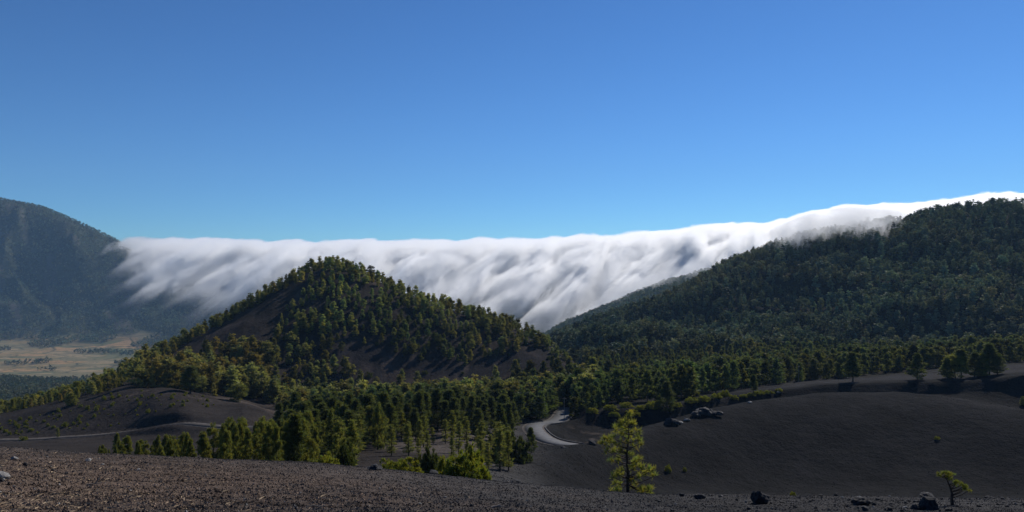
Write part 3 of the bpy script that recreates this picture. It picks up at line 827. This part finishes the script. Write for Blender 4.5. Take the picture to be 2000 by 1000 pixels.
hero_pine(1226, 42.5, 806, [(1226, 966, 0), (1227, 930, .05), (1224, 890, 0), (1228, 850, -.05), (1226, 812, 0)],
  [(1229, 811, 7), (1222, 824, 8), (1212, 828, 8), (1236, 828, 8), (1204, 838, 8), (1220, 838, 8), (1243, 842, 7), (1232, 846, 7), (1212, 850, 8), (1196, 852, 6), (1186, 858, 9), (1180, 866, 7), (1192, 868, 7),
   (1204, 864, 7), (1218, 862, 6), (1234, 860, 7), (1245, 856, 7), (1248, 866, 5), (1238, 874, 6), (1186, 880, 6), (1198, 882, 7), (1212, 880, 6), (1226, 884, 5), (1192, 896, 6), (1206, 898, 6), (1235, 890, 6),
   (1242, 898, 7), (1252, 900, 7), (1238, 908, 8), (1248, 912, 7), (1258, 916, 7), (1246, 924, 7), (1268, 914, 6), (1275, 917, 5), (1262, 924, 6), (1278, 932, 4), (1234, 920, 6), (1216, 916, 6), (1202, 922, 8), (1194, 926, 6), (1210, 928, 6),
   (1234, 938, 6), (1200, 944, 6), (1206, 952, 7), (1198, 958, 6), (1214, 948, 5), (1240, 950, 6), (1250, 952, 7), (1262, 954, 7), (1272, 956, 6), (1256, 962, 6), (1268, 964, 6)],
  'young pine with golden tufted needles standing on the edge of the near cinder slope', ntuft=13, nleaf=30, leaf=.27, rad=.10)
hero_pine(1861, 31.5, 921, [(1861, 987, 0), (1859, 975, 0), (1860, 964, .02), (1856, 950, .03), (1850, 938, 0), (1845, 930, 0)],
  [(1834, 929, 3), (1832, 925, 2), (1841, 924, 3.5), (1847, 922, 4), (1853, 925, 4), (1851, 931, 4), (1858, 931, 4), (1863, 927, 2.5), (1860, 938, 4), (1864, 941, 4), (1871, 942, 4), (1876, 946, 4), (1882, 948, 4), (1878, 951, 3), (1888, 952, 3), (1892, 957, 3), (1885, 956, 3), (1868, 948, 3), (1844, 928, 3)],
  'small windblown pine leaning over the boulders on the near slope', ntuft=150, nleaf=30, leaf=.10, rad=.075)

# ------------------------------------------------------------------ shrubs
SH = []
for s in range(8):
    r_ = np.random.default_rng(500 + s); n = 150
    th = r_.random(n) * 6.28; ph = np.arccos(r_.random(n) * .98); R = (1 + .22 * np.sin(th * 3 + s) + .15 * np.sin(th * 5 + 2 * s)) * (.72 + .28 * r_.random(n))
    cen = np.stack([R * np.sin(ph) * np.cos(th), R * np.sin(ph) * np.sin(th), R * np.cos(ph) * .95 + .02], 1)
    v, f, tn = tuft_cloud(r_, cen, np.full(n, .105), 70, 9, .13, .16)
    stems = [tube([(0, 0, -.05), c * .55 + np.array([0, 0, -.03]), c * .92], [.035, .022, .01], 4) for c in cen[::5]]
    tv, tf = join(stems)
    SH.append((mesh_from('leaves', v, f, M_SHRUB if s < 5 else M_DARKSHRUB, False, {'tint': tn}), mesh_from('stems', tv, tf, M_BARK, True)))
def shrub(x, y, w, h, label, group=None, name='shrub', k=None):
    lm, sm = SH[rng.integers(5) if k is None else k]
    e = bpy.data.objects.new(name, None); COL.objects.link(e)
    e.location = (x, y, hz(x, y) - .03); e.rotation_euler = (0, 0, rng.random() * 6.28); e.scale = (w / 1.95, w / 1.95, h / .98)
    tag(e, label, 'shrub', group); link('leaves', lm, e); link('stems', sm, e); return e
def shrub_px(px, y, wpx, top_py, label, **k):
    x = (px - 1000) * y / F
    h = max(.35, -(top_py - HOR) * y / F - hz(x, y))
    return shrub(x, y, wpx * y / F, h, label, **k)
shrub_px(912, 74, 92, 886, 'largest yellow green spurge bush, rounded, on the rim of the near slope', k=0)
shrub_px(868, 80, 40, 894, 'medium spurge bush touching the left side of the largest bush', k=1)
shrub_px(788, 78, 66, 898, 'wide low spurge bush between the flat dark rock and the largest bush', k=2)
shrub_px(755, 82, 34, 902, 'low spurge bush just right of the flat dark rock', k=3)
shrub_px(640, 72, 48, 890, 'bright low spurge bush at the right foot of the young pine thicket', k=4)
shrub_px(672, 100, 44, 868, 'tall dark rounded bush in front of the middle wood', k=6)
shrub_px(835, 110, 50, 880, 'dark leafy bush behind the gap left of the largest bush', k=5)
shrub_px(1012, 206, 46, 854, 'dark rounded bush at the left foot of the pointed young pine', k=7)
shrub_px(975, 206, 34, 862, 'dark bush on the edge of the dune left of the road bend', k=5)
shrub_px(945, 200, 26, 880, 'small bush where the dune edge meets the pale slope', k=0)
def shrub_on(px, py, wpx, hpx, label, y0=335, y1=600, **k):
    x, y, z = ground_hit(px, py, y0, y1)
    return shrub(x, y, wpx * y / F, hpx * y / F, label, **k)
BANK = [(1158, 806, 22, 9), (1192, 800, 26, 9), (1222, 795, 24, 9), (1250, 800, 18, 8), (1275, 798, 30, 12), (1350, 786, 26, 9), (1375, 783, 24, 9), (1398, 778, 22, 9), (1416, 775, 20, 12), (1434, 780, 16, 8),
        (1452, 776, 16, 5), (1466, 774, 18, 5), (1482, 771, 22, 6), (1500, 768, 20, 5), (1522, 764, 14, 5), (1238, 812, 26, 10), (1200, 815, 22, 9), (1320, 795, 22, 8)]
for i, (a, b, c, d) in enumerate(BANK):
    shrub_on(a, b, c, d, 'yellow green spurge on the dark bank between the road bend and the pine wood', group='yellow green shrubs on the dark bank')
shrub(*ground_hit(1305, 922, 160, 320)[:2], 2.0, 1.9, 'small pale green bush alone on the dune face, larger of two')
shrub(*ground_hit(1337, 921, 160, 320)[:2], 1.0, 1.2, 'tiny pale bush on the dune face beside the larger one')
shrub(*ground_hit(1830, 859, 160, 320)[:2], 1.8, 1.0, 'whitish low plant high on the right part of the dune face')
shrub((1548 - 1000) * 41 / F, 41, .28, .22, 'tiny sprig of yellow leaves at the foot of the dune, right of the capped boulder')
shrub(*ground_hit(46, 860, 250, 400)[:2], 3.0, 1.4, 'grey green roadside bush by the left road')
r = np.random.default_rng(34)
qX, qY, qZ, qpx, qpy = poisson(34, 640, 1130, 440, 640, 9, r, lambda px, py, X, Y: inpoly(px, py, SCREE) & (road_dist(X, Y) > 6))
for x, y in zip(qX, qY):
    w = 2.0 + 2.6 * r.random()
    shrub(x, y, w, w * (.55 + .4 * r.random()), 'dark green bush clinging to the bare ash scree low on the cone', group='bushes on the bare scree of the cone', k=5 + r.integers(3))
r = np.random.default_rng(33)
# low bushes sprinkled over the mound
mx_, my_, mz_, mpx_, mpy_ = poisson(175, -60, 430, 342, 412, 2.0, r, lambda px, py, X, Y: inpoly(px, py, MOUND) & (road_dist(X, Y) > 4.5) & (r.random(len(X)) < sstep(520, 60, px)))
for x, y in zip(mx_, my_):
    w = .7 + 1.4 * r.random() ** 1.5
    shrub(x, y, w, w * (.5 + .5 * r.random()), 'little dry green bush sprinkled on the brown mound above the left road', group='low bushes on the mound')
# yellowish trees along the left shoulder of the cone
ex, ey, ez, epx, epy = poisson(46, -60, 260, 396, 470, 4.0, r, lambda px, py, X, Y: ~inpoly(px, py, MOUND) & ~inpoly(px, py, BARE))
for x, y in zip(ex, ey):
    place_tree('bushy', x, y, 4.0 + 3.2 * r.random(), 'low yellow green tree along the left shoulder of the cone', 'low trees on the left shoulder of the cone')
solo(372, 780, 54, 'mid', 'widest dark pine on the mound with its long shadow on bare cinders', 385, 470, squash=1.9)
solo(465, 784, 34, 'bushy', 'light green layered pine at the right of the widest mound pine', 385, 470, squash=1.5)
solo(240, 745, 22, 'bushy', 'small pine at the lower tip of the bare strip of the cone', 385, 470, squash=1.3)
solo(140, 800, 24, 'bushy', 'low spreading dark tree at the left end of the mound', 375, 470, squash=1.6)
solo(228, 886, 40, 'bushy', 'narrow young pine left of the thicket and below the left road', 100, 300, squash=.7)
solo(113, 856, 20, 'sparse', 'thin sapling on the verge above the left road', 332, 400, squash=1.3)

# ------------------------------------------------------------------ rocks
def rock_mesh(seed, mat, flat=.7, n=3, rough=.35):
    import bmesh
    bm = bmesh.new(); bmesh.ops.create_icosphere(bm, subdivisions=n, radius=1)
    rr = np.random.default_rng(seed); planes = rr.normal(size=(9, 3)); planes /= np.linalg.norm(planes, axis=1)[:, None]; off = .62 + .3 * rr.random(9)
    co = np.array([v.co[:] for v in bm.verts])
    for p_, o_ in zip(planes, off):
        d = co @ p_ - o_; co = co - np.outer(np.maximum(d, 0) * .92, p_)
    nn = fbm(co[:, 0] * 2 + co[:, 2] * 1.3 + seed, co[:, 1] * 2 - co[:, 2] * 1.7, seed, 4)
    nn2 = fbm(co[:, 0] * 6 + co[:, 2] * 4 + seed, co[:, 1] * 6 - co[:, 2] * 5, seed + 9, 3)
    co *= (1 + rough * nn * .8 + .10 * nn2)[:, None]; co[:, 2] *= flat
    for v, c in zip(bm.verts, co): v.co = c
    me = bpy.data.meshes.new('rock'); bm.to_mesh(me); bm.free(); me.materials.append(mat)
    for p_ in me.polygons: p_.use_smooth = False
    return me
RK = [rock_mesh(40 + i, M_ROCK, .8) for i in range(6)]; RKP = [rock_mesh(60 + i, M_ROCKP, .7) for i in range(3)]
def rock(x, y, w, h, label, pale=False, group=None, name='rock', k=None, d=None, extra=None):
    lst = RKP if pale else RK
    z = hz(x, y)
    o = bpy.data.objects.new(name, lst[(rng.integers(len(lst)) if k is None else k % len(lst))]); COL.objects.link(o)
    o.location = (x, y, z + h * .31); o.rotation_euler = (rng.normal() * .15, rng.normal() * .15, rng.random() * 6.28)
    o.scale = (w / 1.7, (d or w) / 1.7, h / 1.1)
    tag(o, label, 'rock', group)
    return o
def rock_on(px, py, wpx, hpx, label, y0=18, y1=45, **k):
    x, y, z = ground_hit(px, py, y0, y1)
    s = y / F
    return rock(x, y, wpx * s, hpx * s, label, **k)
b = rock_on(1483, 984, 30, 24, 'dark boulder with a pale cap and a small stone balanced on top', k=0)
def small_on(parent_rock, dx, dy, dz, w, h, label, pale=False, k=0):
    o = bpy.data.objects.new('rock', (RKP if pale else RK)[k]); COL.objects.link(o)
    p = parent_rock.location; o.location = (p.x + dx, p.y + dy, p.z + dz); o.scale = (w / 1.75, w / 1.75, h / 1.25)
    tag(o, label, 'rock'); return o
small_on(b, .07, 0, .25, .13, .09, 'small stone balanced on the top of the capped boulder', False, 1)
b = rock_on(1681, 987, 31, 16, 'broad black boulder carrying a pale block, left of the small windblown pine', k=2)
small_on(b, .0, .02, .17, .26, .16, 'pale block lying on the broad black boulder', True, 1)
rock_on(1789, 994, 21, 12, 'rough black rock between the broad black boulder and the largest boulder', k=3)
rock_on(1811, 995, 32, 24, 'largest boulder, grey topped, beside the small windblown pine', k=4)
rock_on(1812, 971, 24, 9, 'pointed dark rock behind the largest boulder on the slope edge', k=1)
rock_on(1366, 974, 19, 9, 'low clumped dark rock on the slope edge left of the capped boulder', k=5)
rock_on(1332, 970, 9, 8, 'small round black rock at the slope edge right of the golden young pine', k=0)
rock_on(1932, 971, 14, 6, 'black rock on the slope edge right of the small windblown pine', k=2)
rock_on(1010, 939, 22, 9, 'half white half black rock on the slope rim right of the largest bush', pale=False, k=3)
o = rock_on(1004, 938, 12, 8, 'white stone touching the black rock on the slope rim', pale=True, k=0)
rock_on(732, 917, 28, 10, 'flat black rock on the slope rim left of the wide low bush', k=4)
rock_on(846, 926, 18, 7, 'flat dark rock on the slope rim between the bushes', k=5)
rock_on(2, 936, 26, 16, 'pale rounded stone, largest at the far left end of the near slope', pale=True, k=2)
rock_on(2, 943, 10, 9, 'dark red stone just below the pale rounded stone at the far left', k=1)
rock_on(28, 898, 11, 8, 'grey stone near the left end of the slope rim', pale=True, k=1)
rock_on(172, 901, 12, 7, 'grey stone on the near slope below the left road', pale=True, k=0)
rock_on(50, 909, 8, 6, 'small dark stone between the two grey stones on the left', k=3)
SM = [(1407, 971, 6, 4), (1604, 969, 8, 4), (1634, 969, 9, 6), (1714, 977, 8, 5), (1707, 987, 8, 5), (1735, 997, 16, 8), (1683, 998, 22, 8), (1853, 998, 13, 7), (1870, 990, 7, 4), (1497, 978, 9, 4), (1506, 984, 5, 4),
      (1439, 977, 6, 4), (1786, 981, 5, 4), (1795, 981, 6, 4), (1968, 972, 8, 3), (1912, 990, 8, 4), (1555, 990, 6, 4), (1620, 996, 8, 4), (1762, 999, 7, 5), (1527, 982, 9, 4), (1949, 986, 6, 3), (1655, 990, 6, 4),
      (1340, 992, 5, 3), (1446, 992, 6, 3), (1582, 980, 5, 3), (1742, 985, 5, 3), (1660, 977, 5, 3), (326, 968, 6, 4), (358, 962, 5, 4), (388, 965, 5, 3), (103, 920, 6, 4), (130, 926, 7, 4), (922, 990, 9, 5)]
for i, (a, b_, c, d) in enumerate(SM):
    g = 'small black stones scattered over the near slope'
    rock_on(a, b_, c, d, 'small black stone scattered on the near cinder slope', group=g, name='stone')
for a, b_, c, d in [(1646, 972, 5, 3), (1737, 970, 4, 3), (1768, 992, 8, 4), (1706, 991, 5, 3), (1457, 982, 4, 5), (1409, 970, 5, 3), (870, 972, 5, 3), (820, 985, 6, 3), (1320, 985, 5, 3), (270, 918, 7, 3), (200, 908, 6, 3), (255, 996, 6, 3)]:
    rock_on(a, b_, c, d, 'small pale stone scattered on the near cinder slope', pale=True, group='small pale stones scattered over the near slope', name='stone')
rs = np.random.default_rng(91)
for i in range(44):
    a = 1240 + 760 * rs.random(); b_ = 974 + 25 * rs.random() ** .8; c = 3.5 + 5 * rs.random() ** 2
    rock_on(a, b_, c, c * .6, 'small black stone scattered on the near cinder slope', group='small black stones scattered over the near slope', name='stone')
# lava outcrops behind the dune crest
def outcrop(cx, cy, pieces, label):
    x0, y0, z0 = ground_hit(cx, cy, 240, 400)
    e = bpy.data.objects.new('lava_outcrop', None); COL.objects.link(e); e.location = (x0, y0, z0)
    tag(e, label, 'rock')
    for i, (dx, dy, w, h) in enumerate(pieces):
        s = y0 / F; me = RK[i % 6]
        o = link('rock', me, e, (dx * s, rng.normal() * .8, max(0, dy) * s * .7 + h * s * .12), rng.random() * 6, (w * s / 1.75, w * s / 1.75, h * s / 1.5))
outcrop(1310, 828, [(0, 0, 22, 20), (-8, 0, 14, 12), (10, 2, 12, 12), (17, -3, 9, 6), (-2, 8, 12, 8)], 'jagged black lava outcrop on the crest of the dune, smaller and lower of two')
outcrop(1372, 812, [(0, 0, 26, 24), (-12, -2, 18, 14), (12, 4, 20, 16), (22, 6, 16, 10), (32, 7, 14, 8), (4, 12, 18, 10)], 'jagged black lava outcrop on the crest of the dune, larger and higher of two')
rock_on(1156, 868, 15, 8, 'black boulder at the lower end of the visible road', 230, 300, k=2)
rock_on(1100, 875, 9, 4, 'black stone on the near verge of the road', 215, 300, k=3)
rock_on(1202, 825, 10, 7, 'black boulder on the flat ground right of the road bend', 286, 345, k=4)
rock_on(1341, 822, 12, 5, 'pale slab lying between the two lava outcrops', 240, 400, pale=True, k=1)
rock_on(1328, 826, 10, 4, 'pale slab at the foot of the smaller lava outcrop', 240, 400, pale=True, k=2)
rock_on(1465, 787, 8, 4, 'pale stone on the dune crest right of the larger lava outcrop', 280, 400, pale=True, k=0)
rock_on(1520, 768, 9, 4, 'white stone on the shelf behind the dune near the yellow shrubs', 350, 420, pale=True, k=0)

# ------------------------------------------------------------------ dead branches
def branch(px, py, segs, label, rad=.014):
    x, y, z = ground_hit(px, py, 14, 45); parts = []
    for s_ in segs:
        pth = [np.array(q, float) for q in s_]
        parts.append(tube(pth, np.linspace(rad, rad * .5, len(pth)), 6))
    v, f = join(parts); o = link('branch', mesh_from('branch', v, f, M_WOOD, True), None, (x, y, z + .03)); tag(o, label, 'branch')
branch(186, 949, [[(-.2, 0, 0), (.0, 0, .02), (.12, .02, .03)], [(.0, 0, .02), (.08, 0, .12), (.12, 0, .22)]], 'forked pale dead twig lying on the reddish cinders', .016)
branch(972, 993, [[(-.16, 0, 0), (0, .02, .03), (.17, 0, .02)], [(.0, .02, .03), (.09, .05, .06)]], 'pale weathered piece of wood low on the near slope', .028)
branch(616, 993, [[(-.2, 0, 0), (-.05, .02, .03), (.1, 0, .01), (.2, .02, .03)]], 'long bent straw coloured twig below the middle bushes', .012)
branch(275, 922, [[(-.14, 0, 0), (0, .02, .02), (.13, 0, .01)]], 'short pale stick on the upper left part of the slope', .013)
branch(1456, 984, [[(0, 0, 0), (.0, 0, .08), (.02, 0, .15)]], 'thin upright pale stalk left of the capped boulder', .008)

# ------------------------------------------------------------------ loose gravel on the near slope (nobody could count it)
def gravel(n, name, mat, smin, smax, x0, x1, y0, y1, seed, stick=False, dens=None):
    r = np.random.default_rng(seed)
    Y = y0 * (y1 / y0) ** r.random(n); px = x0 + r.random(n) * (x1 - x0); X = (px - 1000) * Y / F
    if dens is not None:
        k = r.random(n) < dens(px, X, Y); X, Y = X[k], Y[k]; n = len(X)
    Z = height(X, Y)
    t = np.array([[1, 0, -.3], [-.5, .87, -.3], [-.5, -.87, -.3], [.1, .1, .75]])
    if stick: t = t * np.array([2.4, .22, .35])
    f = np.array([[0, 1, 3], [1, 2, 3], [2, 0, 3]])
    S = smin * (smax / smin) ** (r.random(n) ** 2.2); a = r.random(n) * 6.28
    v = t[None] * (1 + .35 * r.normal(size=(n, 4, 3))) * S[:, None, None]
    ca, sa = np.cos(a)[:, None], np.sin(a)[:, None]
    vx = v[..., 0] * ca - v[..., 1] * sa + X[:, None]; vy = v[..., 0] * sa + v[..., 1] * ca + Y[:, None]; vz = v[..., 2] + Z[:, None] + .2 * S[:, None]
    V = np.stack([vx, vy, vz], -1).reshape(-1, 3); Fc = (f[None] + (np.arange(n) * 4)[:, None, None]).reshape(-1, 3)
    return tag(link(name, mesh_from(name, V, Fc, mat, False)), kind='stuff')
gravel(170000, 'gravel', M_GRAVEL, .009, .042, -250, 2250, 12, 41, 5, False, lambda px, X, Y: 1 - .85 * sstep(3, -11, X + 5 * fbm(X / 5, Y / 5, 101, 3)) * sstep(40, 20, Y))
gravel(90000, 'reddish_gravel', M_GRAVEL_RED, .010, .045, -250, 1500, 12, 41, 15, False, lambda px, X, Y: sstep(3, -11, X + 5 * fbm(X / 5, Y / 5, 101, 3)) * sstep(40, 20, Y))
gravel(1500, 'scattered_stones', M_ROCK, .02, .06, -250, 2250, 12, 41, 25)
gravel(2500, 'pale_gravel', M_ROCKP, .012, .04, -250, 2250, 12, 41, 6)
M_STRAW = mat_simple('straw', (.26, .18, .11), (.44, .33, .21), 5, .9)
gravel(34000, 'dry_stalks', M_STRAW, .018, .07, -250, 1300, 11, 41, 7, True, lambda px, X, Y: .05 + .9 * sstep(700, -100, px) * sstep(36, 16, Y) * sstep(.35, .6, vnoise(X / 2.2, Y / 2.2, 12)))

gravel(42000, 'cinder_stones', M_GRAVEL_DARK, .05, .20, 900, 2300, 150, 335, 8, False, lambda px, X, Y: .15 + .85 * sstep(.35, .7, vnoise(X / 14, Y / 14, 19)))
# ------------------------------------------------------------------ power line
def pole(px, y, label):
    x = (px - 1000) * y / F
    e = bpy.data.objects.new('utility_pole', None); COL.objects.link(e); e.location = (x, y, hz(x, y)); tag(e, label, 'utility pole')
    v, f = tube([(0, 0, -.5), (0, 0, 9.6)], [.15, .10], 8); link('post', mesh_from('post', v, f, M_WOOD), e)
    v, f = tube([(-.9, 0, 9.2), (.9, 0, 9.2)], [.06, .06], 4); link('crossarm', mesh_from('crossarm', v, f, M_WOOD), e)
    for dx in (-.8, .8):
        v, f = tube([(dx, 0, 9.26), (dx, 0, 9.34), (dx, 0, 9.4)], [.05, .07, .03], 6); link('insulator', mesh_from('insulator', v, f, M_CONC), e)
    return Vector((x, y, e.location.z + 9.4))
pp = [pole(560, 190, 'weathered utility pole at the left end of the thin power line'), pole(1102, 345, 'weathered utility pole at the wood edge beside the road bend'), pole(1560, 470, 'weathered utility pole among the pines above the dune')]
for i, (a, b_) in enumerate(((0, 1), (1, 2))):
    for j, dx in enumerate((-.8, .8)):
        q = []
        for t in np.linspace(0, 1, 24):
            p_ = pp[a].lerp(pp[b_], t); q.append((p_.x + dx, p_.y, p_.z - 4 * 2.6 * t * (1 - t)))
        v, f = tube(q, [.009] * 24, 4)
        tag(link('power_cable', mesh_from('power_cable', v, f, M_WIRE)), 'thin %s power cable strung %s the pole by the road bend' % (('left hand', 'right hand')[j], ('from the left to', 'to the right from')[i]), 'cable')

# ------------------------------------------------------------------ cloud pouring over the far ridge
CREST = [(-4200, 305), (-2700, 300), (-2532, 296), (-1900, 284), (-1300, 280), (-600, 284), (0, 290), (400, 302), (974, 342), (1325, 388), (1656, 402), (1855, 430), (2120, 500), (2318, 515), (2650, 528), (2980, 565), (3311, 595), (4000, 620), (5200, 580)]
PROF = [(3800, -640), (3900, -580), (4050, -500), (4200, -425), (4350, -342), (4500, -260), (4650, -172), (4800, -95), (4920, -38), (5020, -10), (5120, 0), (5300, 3), (5600, -6), (6200, -60)]
def crest_z(x): return np.interp(x, [c[0] for c in CREST], [c[1] for c in CREST])
def prof_z(y): return np.interp(y, [c[0] for c in PROF], [c[1] for c in PROF])
def cloud_material(dens=.085):
    m, nt, out = new_mat('cloud_vapour')
    p = pos(nt); x, y, z = sepx(nt, p)
    S = x.curve(CREST) + y.curve(PROF)
    depth = S - z                                   # metres below the smooth upper surface
    # streaks run down the fall of the ridge, drifting to the left
    q = mapping(nt, p, (1 / 150, 1 / 640, 1 / 420), (0, 0, 0))
    sh = nt.nodes.new('ShaderNodeCombineXYZ')
    zz = z * .0022; 
    sx = (x - z * .8) * (1 / 175.0) ; sy = (y + z) * (1 / 760.0); sz = (y - z * 1.5) * (1 / 330.0)
    for i, s_ in enumerate((sx, sy, sz)): nt.links.new(s_.s, sh.inputs[i])
    n1 = noise(nt, sh.outputs[0], 1.0, 6, .60, .35)
    n2 = noise(nt, p, .0105, 6, .68, .4)
    big = noise(nt, p, .0019, 1, .5)
    amp = 1.0 - y.ramp(4780, 5000) * .64
    surf = depth + ((n1 - .5) * 330 + (n2 - .5) * 62) * amp - 28
    top = surf.ramp(-4, 30)
    left = x.ramp(-2250, -500)
    zlow = -85 - left * 465 + (big - .5) * 150
    low = (z - zlow)                                # height above the ragged hem
    keep = (low + (n1 - .5) * 760 + (n2 - .5) * 260).ramp(-90, 110)
    edge = (x + (z - 280) * .5 + (n1 - .5) * 480 + (n2 - .5) * 200).ramp(-2520, -2130)
    thin = (1.0 - low.ramp(330, -60) * .92) * (1.0 - (z + (n1 - .5) * 260).ramp(120, -200) * .86)
    d = top * keep * edge * thin * dens
    v = nt.nodes.new('ShaderNodeVolumePrincipled')
    v.inputs['Color'].default_value = (1, 1, 1, 1); v.inputs['Anisotropy'].default_value = .55
    nt.links.new(d.s, v.inputs['Density']); nt.links.new(v.outputs[0], out.inputs['Volume'])
    m.volume_intersection_method = 'FAST' if hasattr(m, 'volume_intersection_method') else None
    return m
def slab(name, xs, ys, ztop, zbot, mat):
    XX, YY = np.meshgrid(xs, ys, indexing='ij'); nx, ny = XX.shape
    T = np.stack([XX, YY, ztop(XX, YY)], -1).reshape(-1, 3); B = np.stack([XX, YY, zbot(XX, YY)], -1).reshape(-1, 3)
    n = nx * ny; idx = np.arange(n).reshape(nx, ny)
    top = np.stack([idx[:-1, :-1], idx[1:, :-1], idx[1:, 1:], idx[:-1, 1:]], -1).reshape(-1, 4)
    bot = top[:, ::-1] + n
    per = np.concatenate([idx[:, 0], idx[-1, 1:], idx[-2::-1, -1], idx[0, -2:0:-1]]); nxt = np.roll(per, -1)
    side = np.stack([per, per + n, nxt + n, nxt], -1)
    me = mesh_from(name, np.vstack([T, B]), np.vstack([top, bot, side]), mat, False)
    import bmesh
    bm = bmesh.new(); bm.from_mesh(me); bmesh.ops.recalc_face_normals(bm, faces=bm.faces); bm.to_mesh(me); bm.free()
    return link(name, me)
cl = slab('cloud', np.linspace(-2950, 4900, 60), np.linspace(3900, 5700, 44), lambda X, Y: crest_z(X) + prof_z(Y) + 75, lambda X, Y: crest_z(X) + prof_z(Y) - 300, cloud_material())
tag(cl, 'white cloud bank pouring over the far ridge like a waterfall', kind='stuff')

def mist(name, x0, x1, y0, y1, up, dens, sc, seed, thr, label):
    m, nt, out = new_mat('mist_vapour_%d' % seed); p = pos(nt); x, y, z = sepx(nt, p)
    n1 = noise(nt, mapping(nt, p, (1, 1, 1.3), (0, 0, 0), (seed * 31, 0, 0)), sc, 4, .6, .4)
    cx, cy = (x0 + x1) / 2, (y0 + y1) / 2
    rx = (x - cx) * (2 / (x1 - x0)); ry = (y - cy) * (2 / (y1 - y0))
    fall = (1.0 - (rx * rx + ry * ry)).max(0).ramp(0, .7)
    d = (n1 + fall * .28 - .28).ramp(thr, thr + .16) * fall * dens
    v = nt.nodes.new('ShaderNodeVolumePrincipled'); v.inputs['Anisotropy'].default_value = .3; v.inputs['Color'].default_value = (1, 1, 1, 1)
    nt.links.new(d.s, v.inputs['Density']); nt.links.new(v.outputs[0], out.inputs['Volume'])
    o = slab(name, np.linspace(x0, x1, 22), np.linspace(y0, y1, 14), lambda X, Y: height(X, Y) + up * (.25 + .75 * np.sqrt(np.clip(1 - ((X - cx) * 2 / (x1 - x0)) ** 2, 0, 1))), lambda X, Y: height(X, Y) - 15, m)
    return tag(o, label, kind='stuff')
def pxx(px, y): return (px - 1000) * y / F
mist('mist', pxx(1465, 1250), pxx(1780, 1250), 1110, 1370, 40, .028, .016, 1, .43, 'thin mist drifting over the shoulder of the right ridge')
mist('mist', pxx(1915, 1230), pxx(2180, 1230), 1010, 1270, 26, .020, .016, 2, .43, 'thin mist over the upper right end of the ridge')
mist('mist', pxx(1090, 2850), pxx(1480, 2850), 2600, 3150, 55, .006, .008, 3, .44, 'veil of mist over the spur under the cloud')

# ------------------------------------------------------------------ haze
def haze(dens):
    m, nt, out = new_mat('air')
    v = nt.nodes.new('ShaderNodeVolumePrincipled'); v.inputs['Color'].default_value = (.42, .68, 1, 1); v.inputs['Density'].default_value = dens; v.inputs['Anisotropy'].default_value = .0
    nt.links.new(v.outputs[0], out.inputs['Volume'])
    x, y0, y1, z0, z1 = 8600, -60, 8050, -1000, 1100
    vv = np.array([(sx * x, yy, zz) for zz in (z0, z1) for yy in (y0, y1) for sx in (-1, 1)], float)
    f = np.array([(0, 2, 3, 1), (4, 5, 7, 6), (0, 1, 5, 4), (2, 6, 7, 3), (0, 4, 6, 2), (1, 3, 7, 5)])
    tag(link('haze', mesh_from('haze', vv, f, m, False)), kind='stuff')
HAZE = 4.3e-5
haze(HAZE)

# ------------------------------------------------------------------ light
w = bpy.data.worlds.new('World'); scene.world = w; w.use_nodes = True
nt = w.node_tree; nt.nodes.clear()
sky = nt.nodes.new('ShaderNodeTexSky'); sky.sky_type = 'NISHITA'; sky.sun_disc = False
sky.sun_elevation = SUN_EL; sky.sun_rotation = SUN_AZ; sky.altitude = 1250; sky.air_density = 1.0; sky.dust_density = .1; sky.ozone_density = 4.0
bg = nt.nodes.new('ShaderNodeBackground'); bg.inputs[1].default_value = .10
wo = nt.nodes.new('ShaderNodeOutputWorld'); gm = nt.nodes.new('ShaderNodeGamma'); gm.inputs[1].default_value = 1.35; nt.links.new(sky.outputs[0], gm.inputs[0])
tn_ = mix(nt, 1.0, gm.outputs[0], (.265, .405, .49), 'MULTIPLY'); nt.links.new(tn_, bg.inputs[0]); nt.links.new(bg.outputs[0], wo.inputs[0])
sd = bpy.data.lights.new('sun', 'SUN'); sd.energy = 4.2; sd.angle = math.radians(.53); sd.color = (1, .945, .87)
so = bpy.data.objects.new('sun', sd); COL.objects.link(so)
tow = Vector((math.sin(SUN_AZ) * math.cos(SUN_EL), math.cos(SUN_AZ) * math.cos(SUN_EL), math.sin(SUN_EL)))
so.rotation_euler = tow.to_track_quat('Z', 'Y').to_euler()

# ------------------------------------------------------------------ camera
cd = bpy.data.cameras.new('camera'); cam = bpy.data.objects.new('camera', cd); COL.objects.link(cam)
cd.sensor_width = 36; cd.lens = 36 * F / 2000; cd.shift_y = (HOR - 500) / 2000; cd.clip_start = .1; cd.clip_end = 40000
cam.location = (0, 0, 0); cam.rotation_euler = (math.pi / 2, 0, 0); scene.camera = cam

vs_ = scene.view_settings; vs_.view_transform = 'Standard'; vs_.look = 'None'; vs_.exposure = 0; vs_.gamma = 1; vs_.use_curve_mapping = False
cy = scene.cycles
cy.max_bounces = 14; cy.diffuse_bounces = 2; cy.glossy_bounces = 1; cy.transmission_bounces = 3; cy.transparent_max_bounces = 8; cy.volume_bounces = 6
cy.volume_step_rate = .4; cy.volume_max_steps = 512; cy.use_denoising = True; cy.caustics_reflective = False; cy.caustics_refractive = False
